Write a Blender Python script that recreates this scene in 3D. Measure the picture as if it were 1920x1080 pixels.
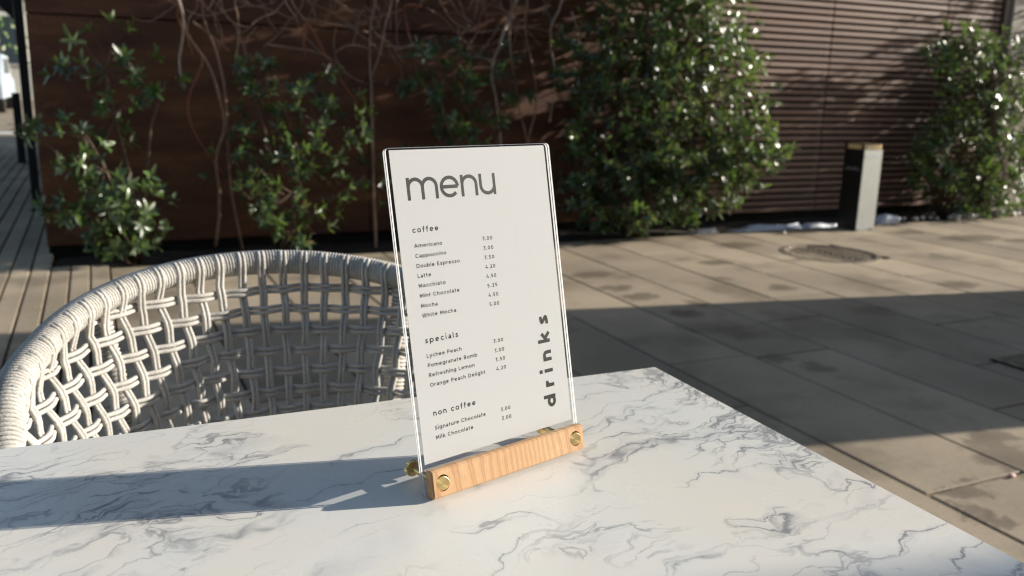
import bpy, bmesh, math, random
from mathutils import Vector, Matrix, noise as mnoise

R = math.radians
for o in list(bpy.data.objects):
    bpy.data.objects.remove(o)
S = bpy.context.scene
COL = S.collection

# ------------------------------------------------------------------ camera
CAM_H = 1.02
F_PX = 1654.6
CR = Vector((0.90646902, -0.42148532, 0.02576895))
CU = Vector((0.07221102, 0.21484817, 0.97397425))
CF = Vector((0.41605226, 0.88101668, -0.22518909))
cd = bpy.data.cameras.new('camera')
cam = bpy.data.objects.new('camera', cd)
COL.objects.link(cam)
M = Matrix((CR, CU, -CF)).transposed().to_4x4()
M.translation = Vector((0, 0, CAM_H))
cam.matrix_world = M
cd.sensor_width = 36
cd.lens = F_PX / 1920 * 36
cd.clip_start = 0.02
cd.clip_end = 2000
cd.dof.use_dof = True
cd.dof.focus_distance = 0.612
cd.dof.aperture_fstop = 10.5
cd.dof.aperture_blades = 0
S.camera = cam

# ------------------------------------------------------------------ light
SUN_EL, SUN_AZ = 16.0, 100.0          # degrees; azimuth clockwise from +Y
w = bpy.data.worlds.new('World')
S.world = w
w.use_nodes = True
wn = w.node_tree.nodes
bg = wn['Background']
sky = wn.new('ShaderNodeTexSky')
sky.sky_type = 'NISHITA'
sky.sun_disc = False
sky.sun_elevation = R(SUN_EL)
sky.sun_rotation = R(SUN_AZ)
sky.altitude = 100
sky.air_density = 1.0
sky.dust_density = 1.0
w.node_tree.links.new(sky.outputs[0], bg.inputs[0])
bg.inputs[1].default_value = 0.092
ld = bpy.data.lights.new('sun', 'SUN')
ld.energy = 4.7
ld.angle = R(0.5)
ld.color = (1.0, 0.93, 0.82)
sun = bpy.data.objects.new('sun', ld)
COL.objects.link(sun)
SDIR = Vector((math.cos(R(SUN_EL)) * math.sin(R(SUN_AZ)), math.cos(R(SUN_EL)) * math.cos(R(SUN_AZ)), math.sin(R(SUN_EL))))
sun.rotation_euler = SDIR.to_track_quat('Z', 'Y').to_euler()
sun.location = (4, -1, 5)
vs = S.view_settings
vs.view_transform = 'Standard'
vs.look = 'None'
vs.exposure = 0.80
vs.gamma = 1.0
vs.use_curve_mapping = False
S.render.engine = 'CYCLES'
S.cycles.use_denoising = True
S.cycles.transparent_max_bounces = 24
S.cycles.max_bounces = 8
S.cycles.sample_clamp_indirect = 6
S.cycles.pixel_filter_type = 'BLACKMAN_HARRIS'
S.cycles.filter_width = 1.15
S.cycles.denoising_prefilter = 'ACCURATE'


# ------------------------------------------------------------------ helpers
def ray(px, py):
    return CF * F_PX + CR * (px - 960) + CU * (540 - py)


def atY(px, py, y):            # the point of the wall-parallel plane Y=y behind a sight line
    d = ray(px, py)
    p = d * (y / d.y)
    return Vector((p.x, p.y, p.z + CAM_H))


def atZ(px, py, z):
    d = ray(px, py)
    p = d * ((z - CAM_H) / d.z)
    return Vector((p.x, p.y, z))


def tag(o, label=None, cat=None, group=None, kind=None):
    if label: o['label'] = label
    if cat: o['category'] = cat
    if group: o['group'] = group
    if kind: o['kind'] = kind
    return o


def thing(name, label, cat, loc=(0, 0, 0), group=None):
    o = bpy.data.objects.new(name, None)
    o.empty_display_size = 0.1
    COL.objects.link(o)
    o.location = loc
    return tag(o, label, cat, group)


def link_obj(name, me, parent=None, loc=None):
    o = bpy.data.objects.new(name, me)
    COL.objects.link(o)
    if parent: o.parent = parent
    if loc is not None: o.location = loc
    return o


class MB:
    """collects vertices and faces of one mesh, in world coordinates"""
    def __init__(s):
        s.v = []; s.f = []; s.m = []

    def add(s, vs_, fs, mi=0):
        b = len(s.v)
        s.v += [tuple(p) for p in vs_]
        s.f += [tuple(i + b for i in f) for f in fs]
        s.m += [mi] * len(fs)

    def box(s, x0, x1, y0, y1, z0, z1, ch=0.0, mi=0, T=None, bottom=True):
        """box with its edges chamfered by ch"""
        if ch <= 0:
            v = [(x, y, z) for z in (z0, z1) for y in (y0, y1) for x in (x0, x1)]
            f = [(4, 5, 7, 6), (0, 1, 5, 4), (1, 3, 7, 5), (3, 2, 6, 7), (2, 0, 4, 6)]
            if bottom: f.append((0, 2, 3, 1))
        else:
            bm = bmesh.new()
            bmesh.ops.create_cube(bm, size=1)
            for q in bm.verts:
                q.co = ((x0 + x1) / 2 + q.co.x * (x1 - x0), (y0 + y1) / 2 + q.co.y * (y1 - y0), (z0 + z1) / 2 + q.co.z * (z1 - z0))
            bmesh.ops.bevel(bm, geom=bm.edges[:], offset=ch, segments=1, affect='EDGES')
            bm.verts.index_update()
            v = [tuple(q.co) for q in bm.verts]
            f = [tuple(q.index for q in ff.verts) for ff in bm.faces]
            bm.free()
        if T: v = [T(Vector(p)) for p in v]
        s.add(v, f, mi)

    def tube(s, pts, rad, seg=6, mi=0, cap=True, closed=False):
        pts = [Vector(p) for p in pts]
        n = len(pts)
        if not hasattr(rad, '__len__'): rad = [rad] * n
        t0 = (pts[1] - pts[0]).normalized()
        a = t0.orthogonal().normalized()
        ring = []
        for i, p in enumerate(pts):
            if closed: t = pts[(i + 1) % n] - pts[i - 1]
            else: t = pts[min(i + 1, n - 1)] - pts[max(i - 1, 0)]
            if t.length < 1e-9: t = t0
            t = t.normalized()
            a = (a - t * a.dot(t))
            if a.length < 1e-6: a = t.orthogonal()
            a.normalize()
            b = t.cross(a)
            ring.append([p + (a * math.cos(2 * math.pi * k / seg) + b * math.sin(2 * math.pi * k / seg)) * rad[i] for k in range(seg)])
        v = [q for r_ in ring for q in r_]
        f = []
        for i in range(n if closed else n - 1):
            j = (i + 1) % n
            for k in range(seg):
                k2 = (k + 1) % seg
                f.append((i * seg + k, i * seg + k2, j * seg + k2, j * seg + k))
        if cap and not closed:
            f.append(tuple(range(seg - 1, -1, -1)))
            f.append(tuple((n - 1) * seg + k for k in range(seg)))
        s.add(v, f, mi)

    def disc(s, c, ax, prof, seg=32, mi=0, ref=None):
        """solid of revolution about axis ax at c; prof = [(radius, height along axis)]"""
        c = Vector(c); ax = Vector(ax).normalized()
        a = ax.orthogonal().normalized() if ref is None else Vector(ref).normalized()
        b = ax.cross(a)
        v = []
        for r_, h in prof:
            for k in range(seg):
                an = 2 * math.pi * k / seg
                v.append(c + ax * h + (a * math.cos(an) + b * math.sin(an)) * r_)
        f = []
        for i in range(len(prof) - 1):
            for k in range(seg):
                k2 = (k + 1) % seg
                f.append((i * seg + k, i * seg + k2, (i + 1) * seg + k2, (i + 1) * seg + k))
        f.append(tuple(range(seg - 1, -1, -1)))
        f.append(tuple((len(prof) - 1) * seg + k for k in range(seg)))
        s.add(v, f, mi)

    def build(s, name, mats, parent=None, origin=None, smooth=False, fix=True):
        if origin is None: origin = parent.location if parent else Vector((0, 0, 0))
        origin = Vector(origin)
        me = bpy.data.meshes.new(name)
        me.from_pydata([Vector(p) - origin for p in s.v], [], s.f)
        if not isinstance(mats, (list, tuple)): mats = [mats]
        for m in mats: me.materials.append(m)
        if len(mats) > 1: me.polygons.foreach_set('material_index', s.m)
        if smooth: me.polygons.foreach_set('use_smooth', [True] * len(s.f))
        if fix:
            bm = bmesh.new(); bm.from_mesh(me)
            bmesh.ops.recalc_face_normals(bm, faces=bm.faces)
            bm.to_mesh(me); bm.free()
        me.update()
        if parent is None:
            return link_obj(name, me, None, origin)
        return link_obj(name, me, parent, origin - parent.location)


# ------------------------------------------------------------------ material helpers
class NT:
    def __init__(s, name):
        s.m = bpy.data.materials.new(name)
        s.m.use_nodes = True
        s.t = s.m.node_tree
        s.n = s.t.nodes
        s.b = s.n['Principled BSDF']
        s.out = s.n['Material Output']

    def new(s, typ, **kw):
        n = s.n.new(typ)
        for k, v in kw.items():
            if k.startswith('i_'):
                key = k[2:]
                key = int(key) if key.isdigit() else key.replace('_', ' ')
                n.inputs[key].default_value = v
            else: setattr(n, k, v)
        return n

    def ln(s, a, b): s.t.links.new(a, b)

    def math(s, op, a, b=None, c=None, clamp=False):
        n = s.n.new('ShaderNodeMath'); n.operation = op; n.use_clamp = clamp
        for i, x in enumerate((a, b, c)):
            if x is None: continue
            if isinstance(x, (int, float)): n.inputs[i].default_value = x
            else: s.ln(x, n.inputs[i])
        return n.outputs[0]

    def mix(s, fac, a, b, typ='MIX'):
        n = s.n.new('ShaderNodeMix'); n.data_type = 'RGBA'; n.blend_type = typ
        for sock, x in ((n.inputs[0], fac), (n.inputs[6], a), (n.inputs[7], b)):
            if isinstance(x, (int, float)): sock.default_value = x
            elif isinstance(x, tuple): sock.default_value = x if len(x) == 4 else (*x, 1)
            else: s.ln(x, sock)
        return n.outputs[2]

    def ramp(s, fac, stops):
        n = s.n.new('ShaderNodeValToRGB')
        e = n.color_ramp.elements
        while len(e) < len(stops): e.new(0.5)
        for el, (p, c) in zip(e, stops):
            el.position = p
            el.color = (c, c, c, 1) if isinstance(c, (int, float)) else (*c, 1)
        s.ln(fac, n.inputs[0])
        return n.outputs[0]

    def coords(s, kind='Object', scale=(1, 1, 1), rot=(0, 0, 0), loc=(0, 0, 0)):
        if kind == 'World': src = s.n.new('ShaderNodeNewGeometry').outputs['Position']
        else: src = s.n.new('ShaderNodeTexCoord').outputs[kind]
        mp = s.new('ShaderNodeMapping', i_Scale=scale, i_Rotation=rot, i_Location=loc)
        s.ln(src, mp.inputs[0])
        return mp.outputs[0]

    def noise(s, vec, scale, detail=4, rough=0.5, dist=0.0, dims='3D', out=0):
        n = s.new('ShaderNodeTexNoise', i_Scale=scale, i_Detail=detail, i_Roughness=rough, i_Distortion=dist)
        if vec is not None: s.ln(vec, n.inputs[0])
        return n.outputs[out]

    def bump(s, h, strength=0.3, dist=0.002):
        n = s.new('ShaderNodeBump', i_Strength=strength, i_Distance=dist)
        s.ln(h, n.inputs['Height'])
        s.ln(n.outputs[0], s.b.inputs['Normal'])

    def col(s, x):
        if isinstance(x, tuple): s.b.inputs['Base Color'].default_value = (*x, 1)
        else: s.ln(x, s.b.inputs['Base Color'])

    def set(s, **kw):
        for k, v in kw.items(): s.b.inputs[k.replace('_', ' ')].default_value = v
        return s


def simple(name, c, rough=0.6, metal=0.0, var=0.0, scale=30, bump=0.0, spec=None, bdist=0.001):
    m = NT(name)
    if var or bump:
        v = m.coords('Object')
        nz = m.noise(v, scale, 5, 0.6)
        if var:
            lo = tuple(x * (1 - var) for x in c); hi = tuple(min(1, x * (1 + var)) for x in c)
            m.col(m.ramp(nz, [(0.3, lo), (0.7, hi)]))
        else: m.col(c)
        if bump: m.bump(nz, bump, bdist)
    else: m.col(c)
    m.set(Roughness=rough, Metallic=metal)
    if spec is not None: m.b.inputs['Specular IOR Level'].default_value = spec
    return m.m


# ---- marble
def mat_marble():
    m = NT('marble')
    base = m.coords('Object')

    def warped(vec, scale, det, amp):
        n_ = m.noise(vec, scale, det, 0.6, out=1)
        sub = m.new('ShaderNodeVectorMath', operation='SUBTRACT'); m.ln(n_, sub.inputs[0]); sub.inputs[1].default_value = (.5, .5, .5)
        v_ = m.new('ShaderNodeVectorMath', operation='MULTIPLY_ADD')
        m.ln(sub.outputs[0], v_.inputs[0]); v_.inputs[1].default_value = (amp, amp, amp); m.ln(vec, v_.inputs[2])
        return v_.outputs[0]
    w1 = warped(base, 5.5, 4, 0.15)
    w2 = warped(w1, 30.0, 8, 0.029)
    rt = m.new('ShaderNodeMapping', i_Rotation=(0, 0, R(-16))); m.ln(w2, rt.inputs[0])
    st = m.new('ShaderNodeMapping', i_Scale=(0.38, 1.75, 1)); m.ln(rt.outputs[0], st.inputs[0])
    sv = st.outputs[0]
    fade = m.noise(base, 11.0, 4, 0.6)

    def field(scale, off, det=1.0):
        mp = m.new('ShaderNodeMapping', i_Location=(off, off * 1.7, off * 0.6)); m.ln(sv, mp.inputs[0])
        return m.math('ABSOLUTE', m.math('SUBTRACT', m.noise(mp.outputs[0], scale, det, 0.5), 0.5))
    f1, f2, f3, f4 = field(5.0, 0.4, 1.5), field(9.0, 5.1, 2.0), field(16.0, 9.7, 3.0), field(30.0, 2.2, 4.0)

    def line(f, w_, gate_lo, gate_hi, src):
        l_ = m.ramp(f, [(0.0, 1.0), (w_ * .4, .7), (w_, 0.0)])
        return m.math('MULTIPLY', l_, m.ramp(src, [(gate_lo, 0.0), (gate_hi, 1.0)]))
    fade2 = m.noise(rt.outputs[0], 8.0, 3, 0.6)
    fade3 = m.noise(base, 5.5, 3, 0.55)
    l1 = line(f1, 0.0062, 0.42, 0.60, fade)
    l2 = line(f2, 0.009, 0.42, 0.60, fade2)
    l3 = line(f3, 0.016, 0.44, 0.58, fade3)
    l4 = line(f4, 0.034, 0.50, 0.64, fade3)
    thin = m.math('MAXIMUM', m.math('MAXIMUM', m.math('MULTIPLY', l1, 0.80), m.math('MULTIPLY', l2, 0.78)), m.math('MAXIMUM', m.math('MULTIPLY', l3, 0.75), m.math('MULTIPLY', l4, 0.6)))
    c1 = line(f1, 0.035, 0.44, 0.66, fade); c2 = line(f2, 0.045, 0.47, 0.7, fade2); c3 = line(f3, 0.07, 0.50, 0.68, fade3)
    cloud = m.math('MAXIMUM', m.math('MULTIPLY', c1, 0.50), m.math('MAXIMUM', m.math('MULTIPLY', c2, 0.42), m.math('MULTIPLY', c3, 0.44)))
    warm = m.ramp(m.noise(base, 6.5, 4, 0.55), [(0.40, (0.785, 0.775, 0.72)), (0.64, (0.82, 0.77, 0.68))])
    c = m.mix(cloud, warm, (0.42, 0.45, 0.49))
    c = m.mix(thin, c, (0.15, 0.16, 0.18))
    m.col(c)
    smear = m.noise(base, 9.0, 5, 0.65)
    m.ln(m.ramp(smear, [(0.35, 0.20), (0.7, 0.34)]), m.b.inputs['Roughness'])
    fine = m.noise(base, 260, 2, 0.5)
    m.bump(m.math('ADD', m.math('MULTIPLY', thin, -0.6), m.math('MULTIPLY', fine, 0.25)), 0.25, 0.0004)
    return m.m


# ---- paving slabs: tan concrete with wet stains of their own shape
STAINS = [(1110, 515, .17, .06), (1158, 540, .10, .05), (1195, 556, .12, .04), (1340, 492, .16, .05), (1358, 522, .07, .035),
          (1468, 540, .10, .045), (1800, 534, .16, .07), (1285, 589, .10, .05), (1372, 615, .12, .05), (1395, 628, .09, .05),
          (1640, 583, .14, .06), (1455, 672, .06, .04), (1535, 690, .08, .05), (1850, 968, .045, .05), (1800, 922, .10, .03),
          (1130, 457, .18, .08), (1380, 460, .2, .08), (1820, 446, .35, .09), (1915, 452, .2, .08), (1700, 436, .2, .06),
          (1495, 487, .06, .03), (1490, 437, .25, .05), (1905, 865, .12, .1), (1860, 825, .10, .04), (1880, 590, .05, .05), (1310, 570, .05, .05)]


def mat_paving():
    m = NT('paving_concrete')
    P = m.n.new('ShaderNodeNewGeometry').outputs['Position']
    wc = m.noise(P, 11, 7, 0.68, out=1)
    wv = m.new('ShaderNodeVectorMath', operation='MULTIPLY_ADD')
    m.ln(wc, wv.inputs[0]); wv.inputs[1].default_value = (0.24, 0.24, 0); m.ln(P, wv.inputs[2])
    acc = None
    for px, py, rx, ry in STAINS:
        c = atZ(px, py, 0)
        mp = m.new('ShaderNodeMapping', vector_type='TEXTURE', i_Location=(c.x + 0.12, c.y + 0.12, 0), i_Scale=(rx, ry * 1.6, 50))
        m.ln(wv.outputs[0], mp.inputs[0])
        ln_ = m.new('ShaderNodeVectorMath', operation='LENGTH'); m.ln(mp.outputs[0], ln_.inputs[0])
        acc = ln_.outputs['Value'] if acc is None else m.math('MINIMUM', acc, ln_.outputs['Value'])
    st = m.ramp(acc, [(0.0, 1.0), (0.75, 0.75), (0.95, 0.12), (1.25, 0.0)])
    rnd = m.ramp(m.noise(P, 1.9, 6, 0.62), [(0.52, 0.0), (0.63, 0.6)])
    stain = m.math('MAXIMUM', st, rnd)
    big = m.ramp(m.noise(P, 1.3, 4, 0.55), [(0.32, (0.325, 0.262, 0.188)), (0.66, (0.475, 0.385, 0.275))])
    oi = m.n.new('ShaderNodeObjectInfo').outputs['Random']
    per = m.ramp(oi, [(0.0, 0.80), (1.0, 1.10)])
    c = m.mix(1.0, big, per, 'MULTIPLY')
    gr = m.ramp(m.noise(P, 60, 5, 0.7), [(0.25, 0.86), (0.75, 1.08)])
    c = m.mix(1.0, c, gr, 'MULTIPLY')
    c = m.mix(m.math('MULTIPLY', stain, 0.72), c, (0.12, 0.095, 0.065))
    m.col(c)
    r_ = m.math('SUBTRACT', 0.78, m.math('MULTIPLY', stain, 0.25))
    m.ln(r_, m.b.inputs['Roughness'])
    m.b.inputs['Specular IOR Level'].default_value = 0.35
    m.bump(m.noise(P, 90, 5, 0.65), 0.35, 0.002)
    return m.m


def mat_corten():
    m = NT('brown_cladding')
    P = m.n.new('ShaderNodeNewGeometry').outputs['Position']
    st = m.new('ShaderNodeMapping', i_Scale=(1.2, 1.2, 5)); m.ln(P, st.inputs[0])
    a = m.noise(st.outputs[0], 1.6, 5, 0.6)
    c = m.ramp(a, [(0.25, (0.056, 0.021, 0.011)), (0.5, (0.115, 0.044, 0.020)), (0.72, (0.20, 0.088, 0.038))])
    f = m.ramp(m.noise(P, 55, 4, 0.6), [(0.3, 0.85), (0.7, 1.12)])
    m.col(m.mix(1.0, c, f, 'MULTIPLY'))
    m.set(Roughness=0.7)
    m.bump(m.noise(P, 70, 4, 0.6), 0.25, 0.002)
    return m.m


def mat_slat():
    m = NT('slat_wood')
    P = m.n.new('ShaderNodeNewGeometry').outputs['Position']
    st = m.new('ShaderNodeMapping', i_Scale=(1, 1, 22)); m.ln(P, st.inputs[0])
    a = m.noise(st.outputs[0], 3.0, 5, 0.6)
    c = m.ramp(a, [(0.25, (0.155, 0.085, 0.062)), (0.75, (0.30, 0.18, 0.132))])
    per = m.ramp(m.n.new('ShaderNodeObjectInfo').outputs['Random'], [(0, 0.8), (1, 1.15)])
    m.col(m.mix(1.0, c, per, 'MULTIPLY'))
    m.set(Roughness=0.55)
    m.bump(a, 0.2, 0.002)
    return m.m


def mat_leaf(name, c1, c2, rough=0.33):
    m = NT(name)
    oi = m.n.new('ShaderNodeObjectInfo').outputs['Random']
    P = m.n.new('ShaderNodeNewGeometry').outputs['Position']
    a = m.noise(P, 14, 2, 0.5)
    f = m.math('ADD', m.math('MULTIPLY', m.math('SUBTRACT', a, 0.5), 1.6), m.math('ADD', m.math('MULTIPLY', oi, 0.4), 0.3), clamp=True)
    m.col(m.mix(f, c1, c2))
    m.set(Roughness=rough)
    m.b.inputs['Specular IOR Level'].default_value = 0.6
    m.b.inputs['Coat Weight'].default_value = 0.55
    m.b.inputs['Coat Roughness'].default_value = 0.24
    tr = m.n.new('ShaderNodeBsdfTranslucent')
    m.ln(m.mix(0.5, m.mix(f, c1, c2), (0.24, 0.36, 0.06)), tr.inputs[0])
    mx = m.n.new('ShaderNodeMixShader'); mx.inputs[0].default_value = 0.30
    m.ln(m.b.outputs[0], mx.inputs[1]); m.ln(tr.outputs[0], mx.inputs[2]); m.ln(mx.outputs[0], m.out.inputs[0])
    return m.m


def mat_rope():
    m = NT('rope')
    P = m.coords('Object')
    a = m.noise(P, 420, 3, 0.6)
    b = m.noise(P, 30, 3, 0.5)
    c = m.ramp(b, [(0.3, (0.48, 0.46, 0.42)), (0.7, (0.60, 0.58, 0.54))])
    c = m.mix(1.0, c, m.ramp(a, [(0.3, 0.75), (0.7, 1.1)]), 'MULTIPLY')
    m.col(c)
    m.set(Roughness=0.9)
    m.b.inputs['Specular IOR Level'].default_value = 0.2
    m.bump(a, 0.6, 0.0012)
    return m.m


def mat_bar():
    """ash wood with growth rings standing across the strip"""
    m = NT('ash_wood')
    P = m.coords('Object')
    wv = m.noise(P, 28, 3, 0.5)
    sx = m.n.new('ShaderNodeSeparateXYZ'); m.ln(P, sx.inputs[0])
    # ring position grows unevenly along the strip: tight in the middle, wide near the ends
    u = m.math('SUBTRACT', sx.outputs[0], 0.085)
    comp = m.math('ARCTANGENT', m.math('MULTIPLY', u, 26.0))
    ph = m.math('ADD', m.math('MULTIPLY', comp, 58.0), m.math('ADD', m.math('MULTIPLY', wv, 7.0), m.math('MULTIPLY', sx.outputs[2], 75.0)))
    sn = m.math('SINE', ph)
    ring = m.ramp(m.math('ADD', m.math('MULTIPLY', sn, 0.5), 0.5), [(0.0, 0.0), (0.62, 0.12), (0.88, 1.0), (1.0, 0.35)])
    st = m.new('ShaderNodeMapping', i_Scale=(1.0, 1.0, 0.12)); m.ln(P, st.inputs[0])
    fine = m.noise(st.outputs[0], 1500, 3, 0.6)
    tone = m.ramp(m.noise(P, 22, 2, 0.5), [(0.35, (0.60, 0.39, 0.21)), (0.65, (0.57, 0.345, 0.18))])
    c = m.mix(m.math('MULTIPLY', ring, 0.68), tone, (0.40, 0.185, 0.075))
    c = m.mix(1.0, c, m.ramp(fine, [(0.3, 0.86), (0.7, 1.08)]), 'MULTIPLY')
    m.col(c)
    m.set(Roughness=0.5)
    m.bump(fine, 0.15, 0.0003)
    return m.m


def mat_brass():
    m = NT('brass')
    P = m.coords('Object')
    a = m.noise(P, 900, 2, 0.5)
    m.col((0.80, 0.60, 0.28))
    m.set(Metallic=1.0, Roughness=0.33)
    m.bump(a, 0.08, 0.0002)
    return m.m


def mat_acrylic():
    """clear thin-sheet surface: straight transmission plus Fresnel reflection"""
    m = NT('clear_acrylic')
    lw = m.new('ShaderNodeLayerWeight', i_Blend=0.5)
    f = m.math('ADD', m.math('MULTIPLY', m.math('POWER', lw.outputs['Facing'], 5.0), 0.96), 0.038)
    tr = m.new('ShaderNodeBsdfTransparent', i_Color=(0.96, 0.963, 0.966, 1))
    gl = m.new('ShaderNodeBsdfGlossy', i_Roughness=0.0)
    mx = m.n.new('ShaderNodeMixShader')
    m.ln(f, mx.inputs[0]); m.ln(tr.outputs[0], mx.inputs[1]); m.ln(gl.outputs[0], mx.inputs[2]); m.ln(mx.outputs[0], m.out.inputs[0])
    return m.m


def mat_acrylic_edge():
    m = NT('acrylic_cut_edge')
    m.col((0.55, 0.55, 0.56))
    m.set(Roughness=0.25)
    tl = m.new('ShaderNodeBsdfTranslucent', i_Color=(0.9, 0.9, 0.9, 1))
    mx = m.n.new('ShaderNodeMixShader'); mx.inputs[0].default_value = 0.45
    m.ln(m.b.outputs[0], mx.inputs[1]); m.ln(tl.outputs[0], mx.inputs[2]); m.ln(mx.outputs[0], m.out.inputs[0])
    return m.m


def mat_soil():
    m = NT('planting_soil')
    P = m.coords('World')
    a = m.noise(P, 30, 6, 0.7)
    m.col(m.ramp(a, [(0.3, (0.018, 0.013, 0.009)), (0.7, (0.05, 0.037, 0.025))]))
    m.set(Roughness=0.95)
    m.bump(a, 0.8, 0.02)
    return m.m


def mat_stone(name, c, sc=3):
    m = NT(name)
    P = m.coords('World')
    a = m.noise(P, sc, 6, 0.6)
    m.col(m.ramp(a, [(0.3, tuple(x * .8 for x in c)), (0.7, tuple(x * 1.12 for x in c))]))
    m.set(Roughness=0.8)
    m.bump(m.noise(P, 40, 5, 0.6), 0.4, 0.004)
    return m.m


MAR = mat_marble(); PAV = mat_paving(); COR = mat_corten(); SLT = mat_slat()
LEAF = mat_leaf('leaf_dark', (0.030, 0.055, 0.026), (0.095, 0.145, 0.062), 0.36)
LEAF2 = mat_leaf('leaf_fresh', (0.055, 0.13, 0.025), (0.13, 0.21, 0.05), 0.38)
LEAF3 = mat_leaf('leaf_dry', (0.16, 0.07, 0.02), (0.30, 0.16, 0.05), 0.6)
ROPE = mat_rope(); BAR = mat_bar(); BRS = mat_brass(); ACR = mat_acrylic(); ACE = mat_acrylic_edge(); SOIL = mat_soil()
BARK = simple('bark', (0.13, 0.085, 0.06), 0.85, var=0.35, scale=60, bump=0.5, bdist=0.003)
TWIG = simple('dry_vine', (0.32, 0.21, 0.15), 0.8, var=0.3, scale=40, bump=0.4, bdist=0.002)
TWIGP = simple('pale_vine', (0.48, 0.38, 0.31), 0.8, var=0.3, scale=40, bump=0.4, bdist=0.002)
TWIGR = simple('red_vine', (0.26, 0.10, 0.055), 0.7, var=0.3, scale=40)
BLACK = simple('black_metal', (0.012, 0.012, 0.013), 0.45)
DARK = simple('dark_backing', (0.008, 0.007, 0.007), 0.9)
PAPER = simple('white_card', (0.685, 0.685, 0.683), 0.7, var=0.012, scale=900)
INK = simple('black_ink', (0.013, 0.012, 0.012), 0.6, var=0.25, scale=700)
STONE = mat_stone('pale_stone', (0.42, 0.37, 0.31), 2.5)
PIER = mat_stone('pier_stone', (0.33, 0.29, 0.25), 2.5)
_r = NT('brass_turned'); _r.col((0.82, 0.62, 0.29)); _r.set(Metallic=1.0, Roughness=0.30, Anisotropic=0.85)
_tg = _r.new('ShaderNodeTangent', direction_type='RADIAL', axis='Y'); _r.ln(_tg.outputs[0], _r.b.inputs['Tangent'])
BRSR = _r.m
STEEL = simple('satin_steel', (0.50, 0.50, 0.48), 0.34, metal=1.0, var=0.06, scale=25)
WHITE_ST = simple('white_pebble', (0.62, 0.58, 0.52), 0.6, var=0.2, scale=50, bump=0.3, bdist=0.003)
PALE = simple('pale_debris', (0.62, 0.66, 0.74), 0.5, var=0.2, scale=40, bump=0.5, bdist=0.006)
IRON = simple('cast_iron', (0.26, 0.215, 0.17), 0.45, metal=0.3, var=0.4, scale=30, bump=0.3, bdist=0.002)
CUSH = simple('cushion_fabric', (0.34, 0.33, 0.31), 0.95, var=0.15, scale=300, bump=0.4)

rng = random.Random(7)

# ------------------------------------------------------------------ ground
g = MB()
N = 24
g.add([(-300, -300, -0.035), (300, -300, -0.035), (300, 300, -0.035), (-300, 300, -0.035)], [(0, 1, 2, 3)])
GRD = simple('ground_base', (0.052, 0.048, 0.043), 0.95, var=0.25, scale=6, bump=0.5, bdist=0.01)
tag(g.build('ground', GRD), kind='structure')

# ------------------------------------------------------------------ paving, every slab its own piece
XS0 = 0.0214
SW = 0.3775
SL = 1.17
JT = 0.0055
pave = bpy.data.objects.new('pavement', None)
COL.objects.link(pave)
pave.location = (3, 3, 0)
tag(pave, kind='structure')
slab_cache = {}


def slab(x0, x1, y0, y1, z=0.0):
    wx, wy = round(x1 - x0, 4), round(y1 - y0, 3)
    if (wx, wy) not in slab_cache:
        mb = MB()
        c = 0.0022
        X, Y = wx / 2 - JT, wy / 2 - JT
        mb.add([(-X, -Y, -0.03), (X, -Y, -0.03), (X, Y, -0.03), (-X, Y, -0.03),
                (-X, -Y, -c), (X, -Y, -c), (X, Y, -c), (-X, Y, -c),
                (-X + c, -Y + c, 0), (X - c, -Y + c, 0), (X - c, Y - c, 0), (-X + c, Y - c, 0)],
               [(0, 1, 5, 4), (1, 2, 6, 5), (2, 3, 7, 6), (3, 0, 4, 7), (4, 5, 9, 8), (5, 6, 10, 9), (6, 7, 11, 10), (7, 4, 8, 11), (8, 9, 10, 11)])
        me = bpy.data.meshes.new('paving_slab')
        me.from_pydata(mb.v, [], mb.f)
        me.materials.append(PAV)
        slab_cache[(wx, wy)] = me
    o = link_obj('paving_slab', slab_cache[(wx, wy)], pave)
    o.location = Vector(((x0 + x1) / 2, (y0 + y1) / 2, z + rng.uniform(-0.0008, 0.0008))) - pave.location
    o.rotation_euler = (rng.uniform(-.001, .001), rng.uniform(-.0012, .0012), 0)
    return o


MH_C = ((4.03 + 4.524) / 2 * 1.0, 4.232)
MH_R = 0.325
EDGE_Y = 5.11
for i in range(23):
    x0 = XS0 + i * SW
    # first joint of this column
    off = {4: 1.453, 5: 1.453 + 0.72, 8: 2.20}.get(i)
    if i == 4: off = 1.453 - 0.45
    if off is None: off = (i * 0.43) % SL
    if i == 5: off = 1.462
    y = off - SL * math.ceil((off + 0.6) / SL)
    while y < EDGE_Y - 0.02:
        y1 = min(y + SL, EDGE_Y)
        if EDGE_Y - y1 < 0.15: y1 = EDGE_Y
        if not (x0 < MH_C[0] < x0 + SW and y < MH_C[1] < y1):
            slab(x0, x0 + SW, y, y1)
        else:
            # slab pierced by the manhole: short pieces before and behind it
            slab(x0, x0 + SW, y, MH_C[1] - MH_R + 0.06)
            slab(x0, x0 + SW, MH_C[1] + MH_R - 0.06, y1)
        y = y1
nw = SW / 4
for i in range(14):
    x1 = XS0 - i * nw
    ys = [0.55 + (i * 0.37) % 0.9]
    while ys[-1] + SL < 5.0: ys.append(ys[-1] + SL)
    ys.append(5.235)
    for a, b in zip(ys[:-1], ys[1:]): slab(x1 - nw, x1, a, b)
    if x1 < -0.24:
        y = 5.235
        k = 0
        while y < 12.6:
            L_ = (1.9, 1.75, 1.8, 1.9)[k % 4]
            slab(x1 - nw, x1, y, y + L_)
            y += L_; k += 1
g = MB()
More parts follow.
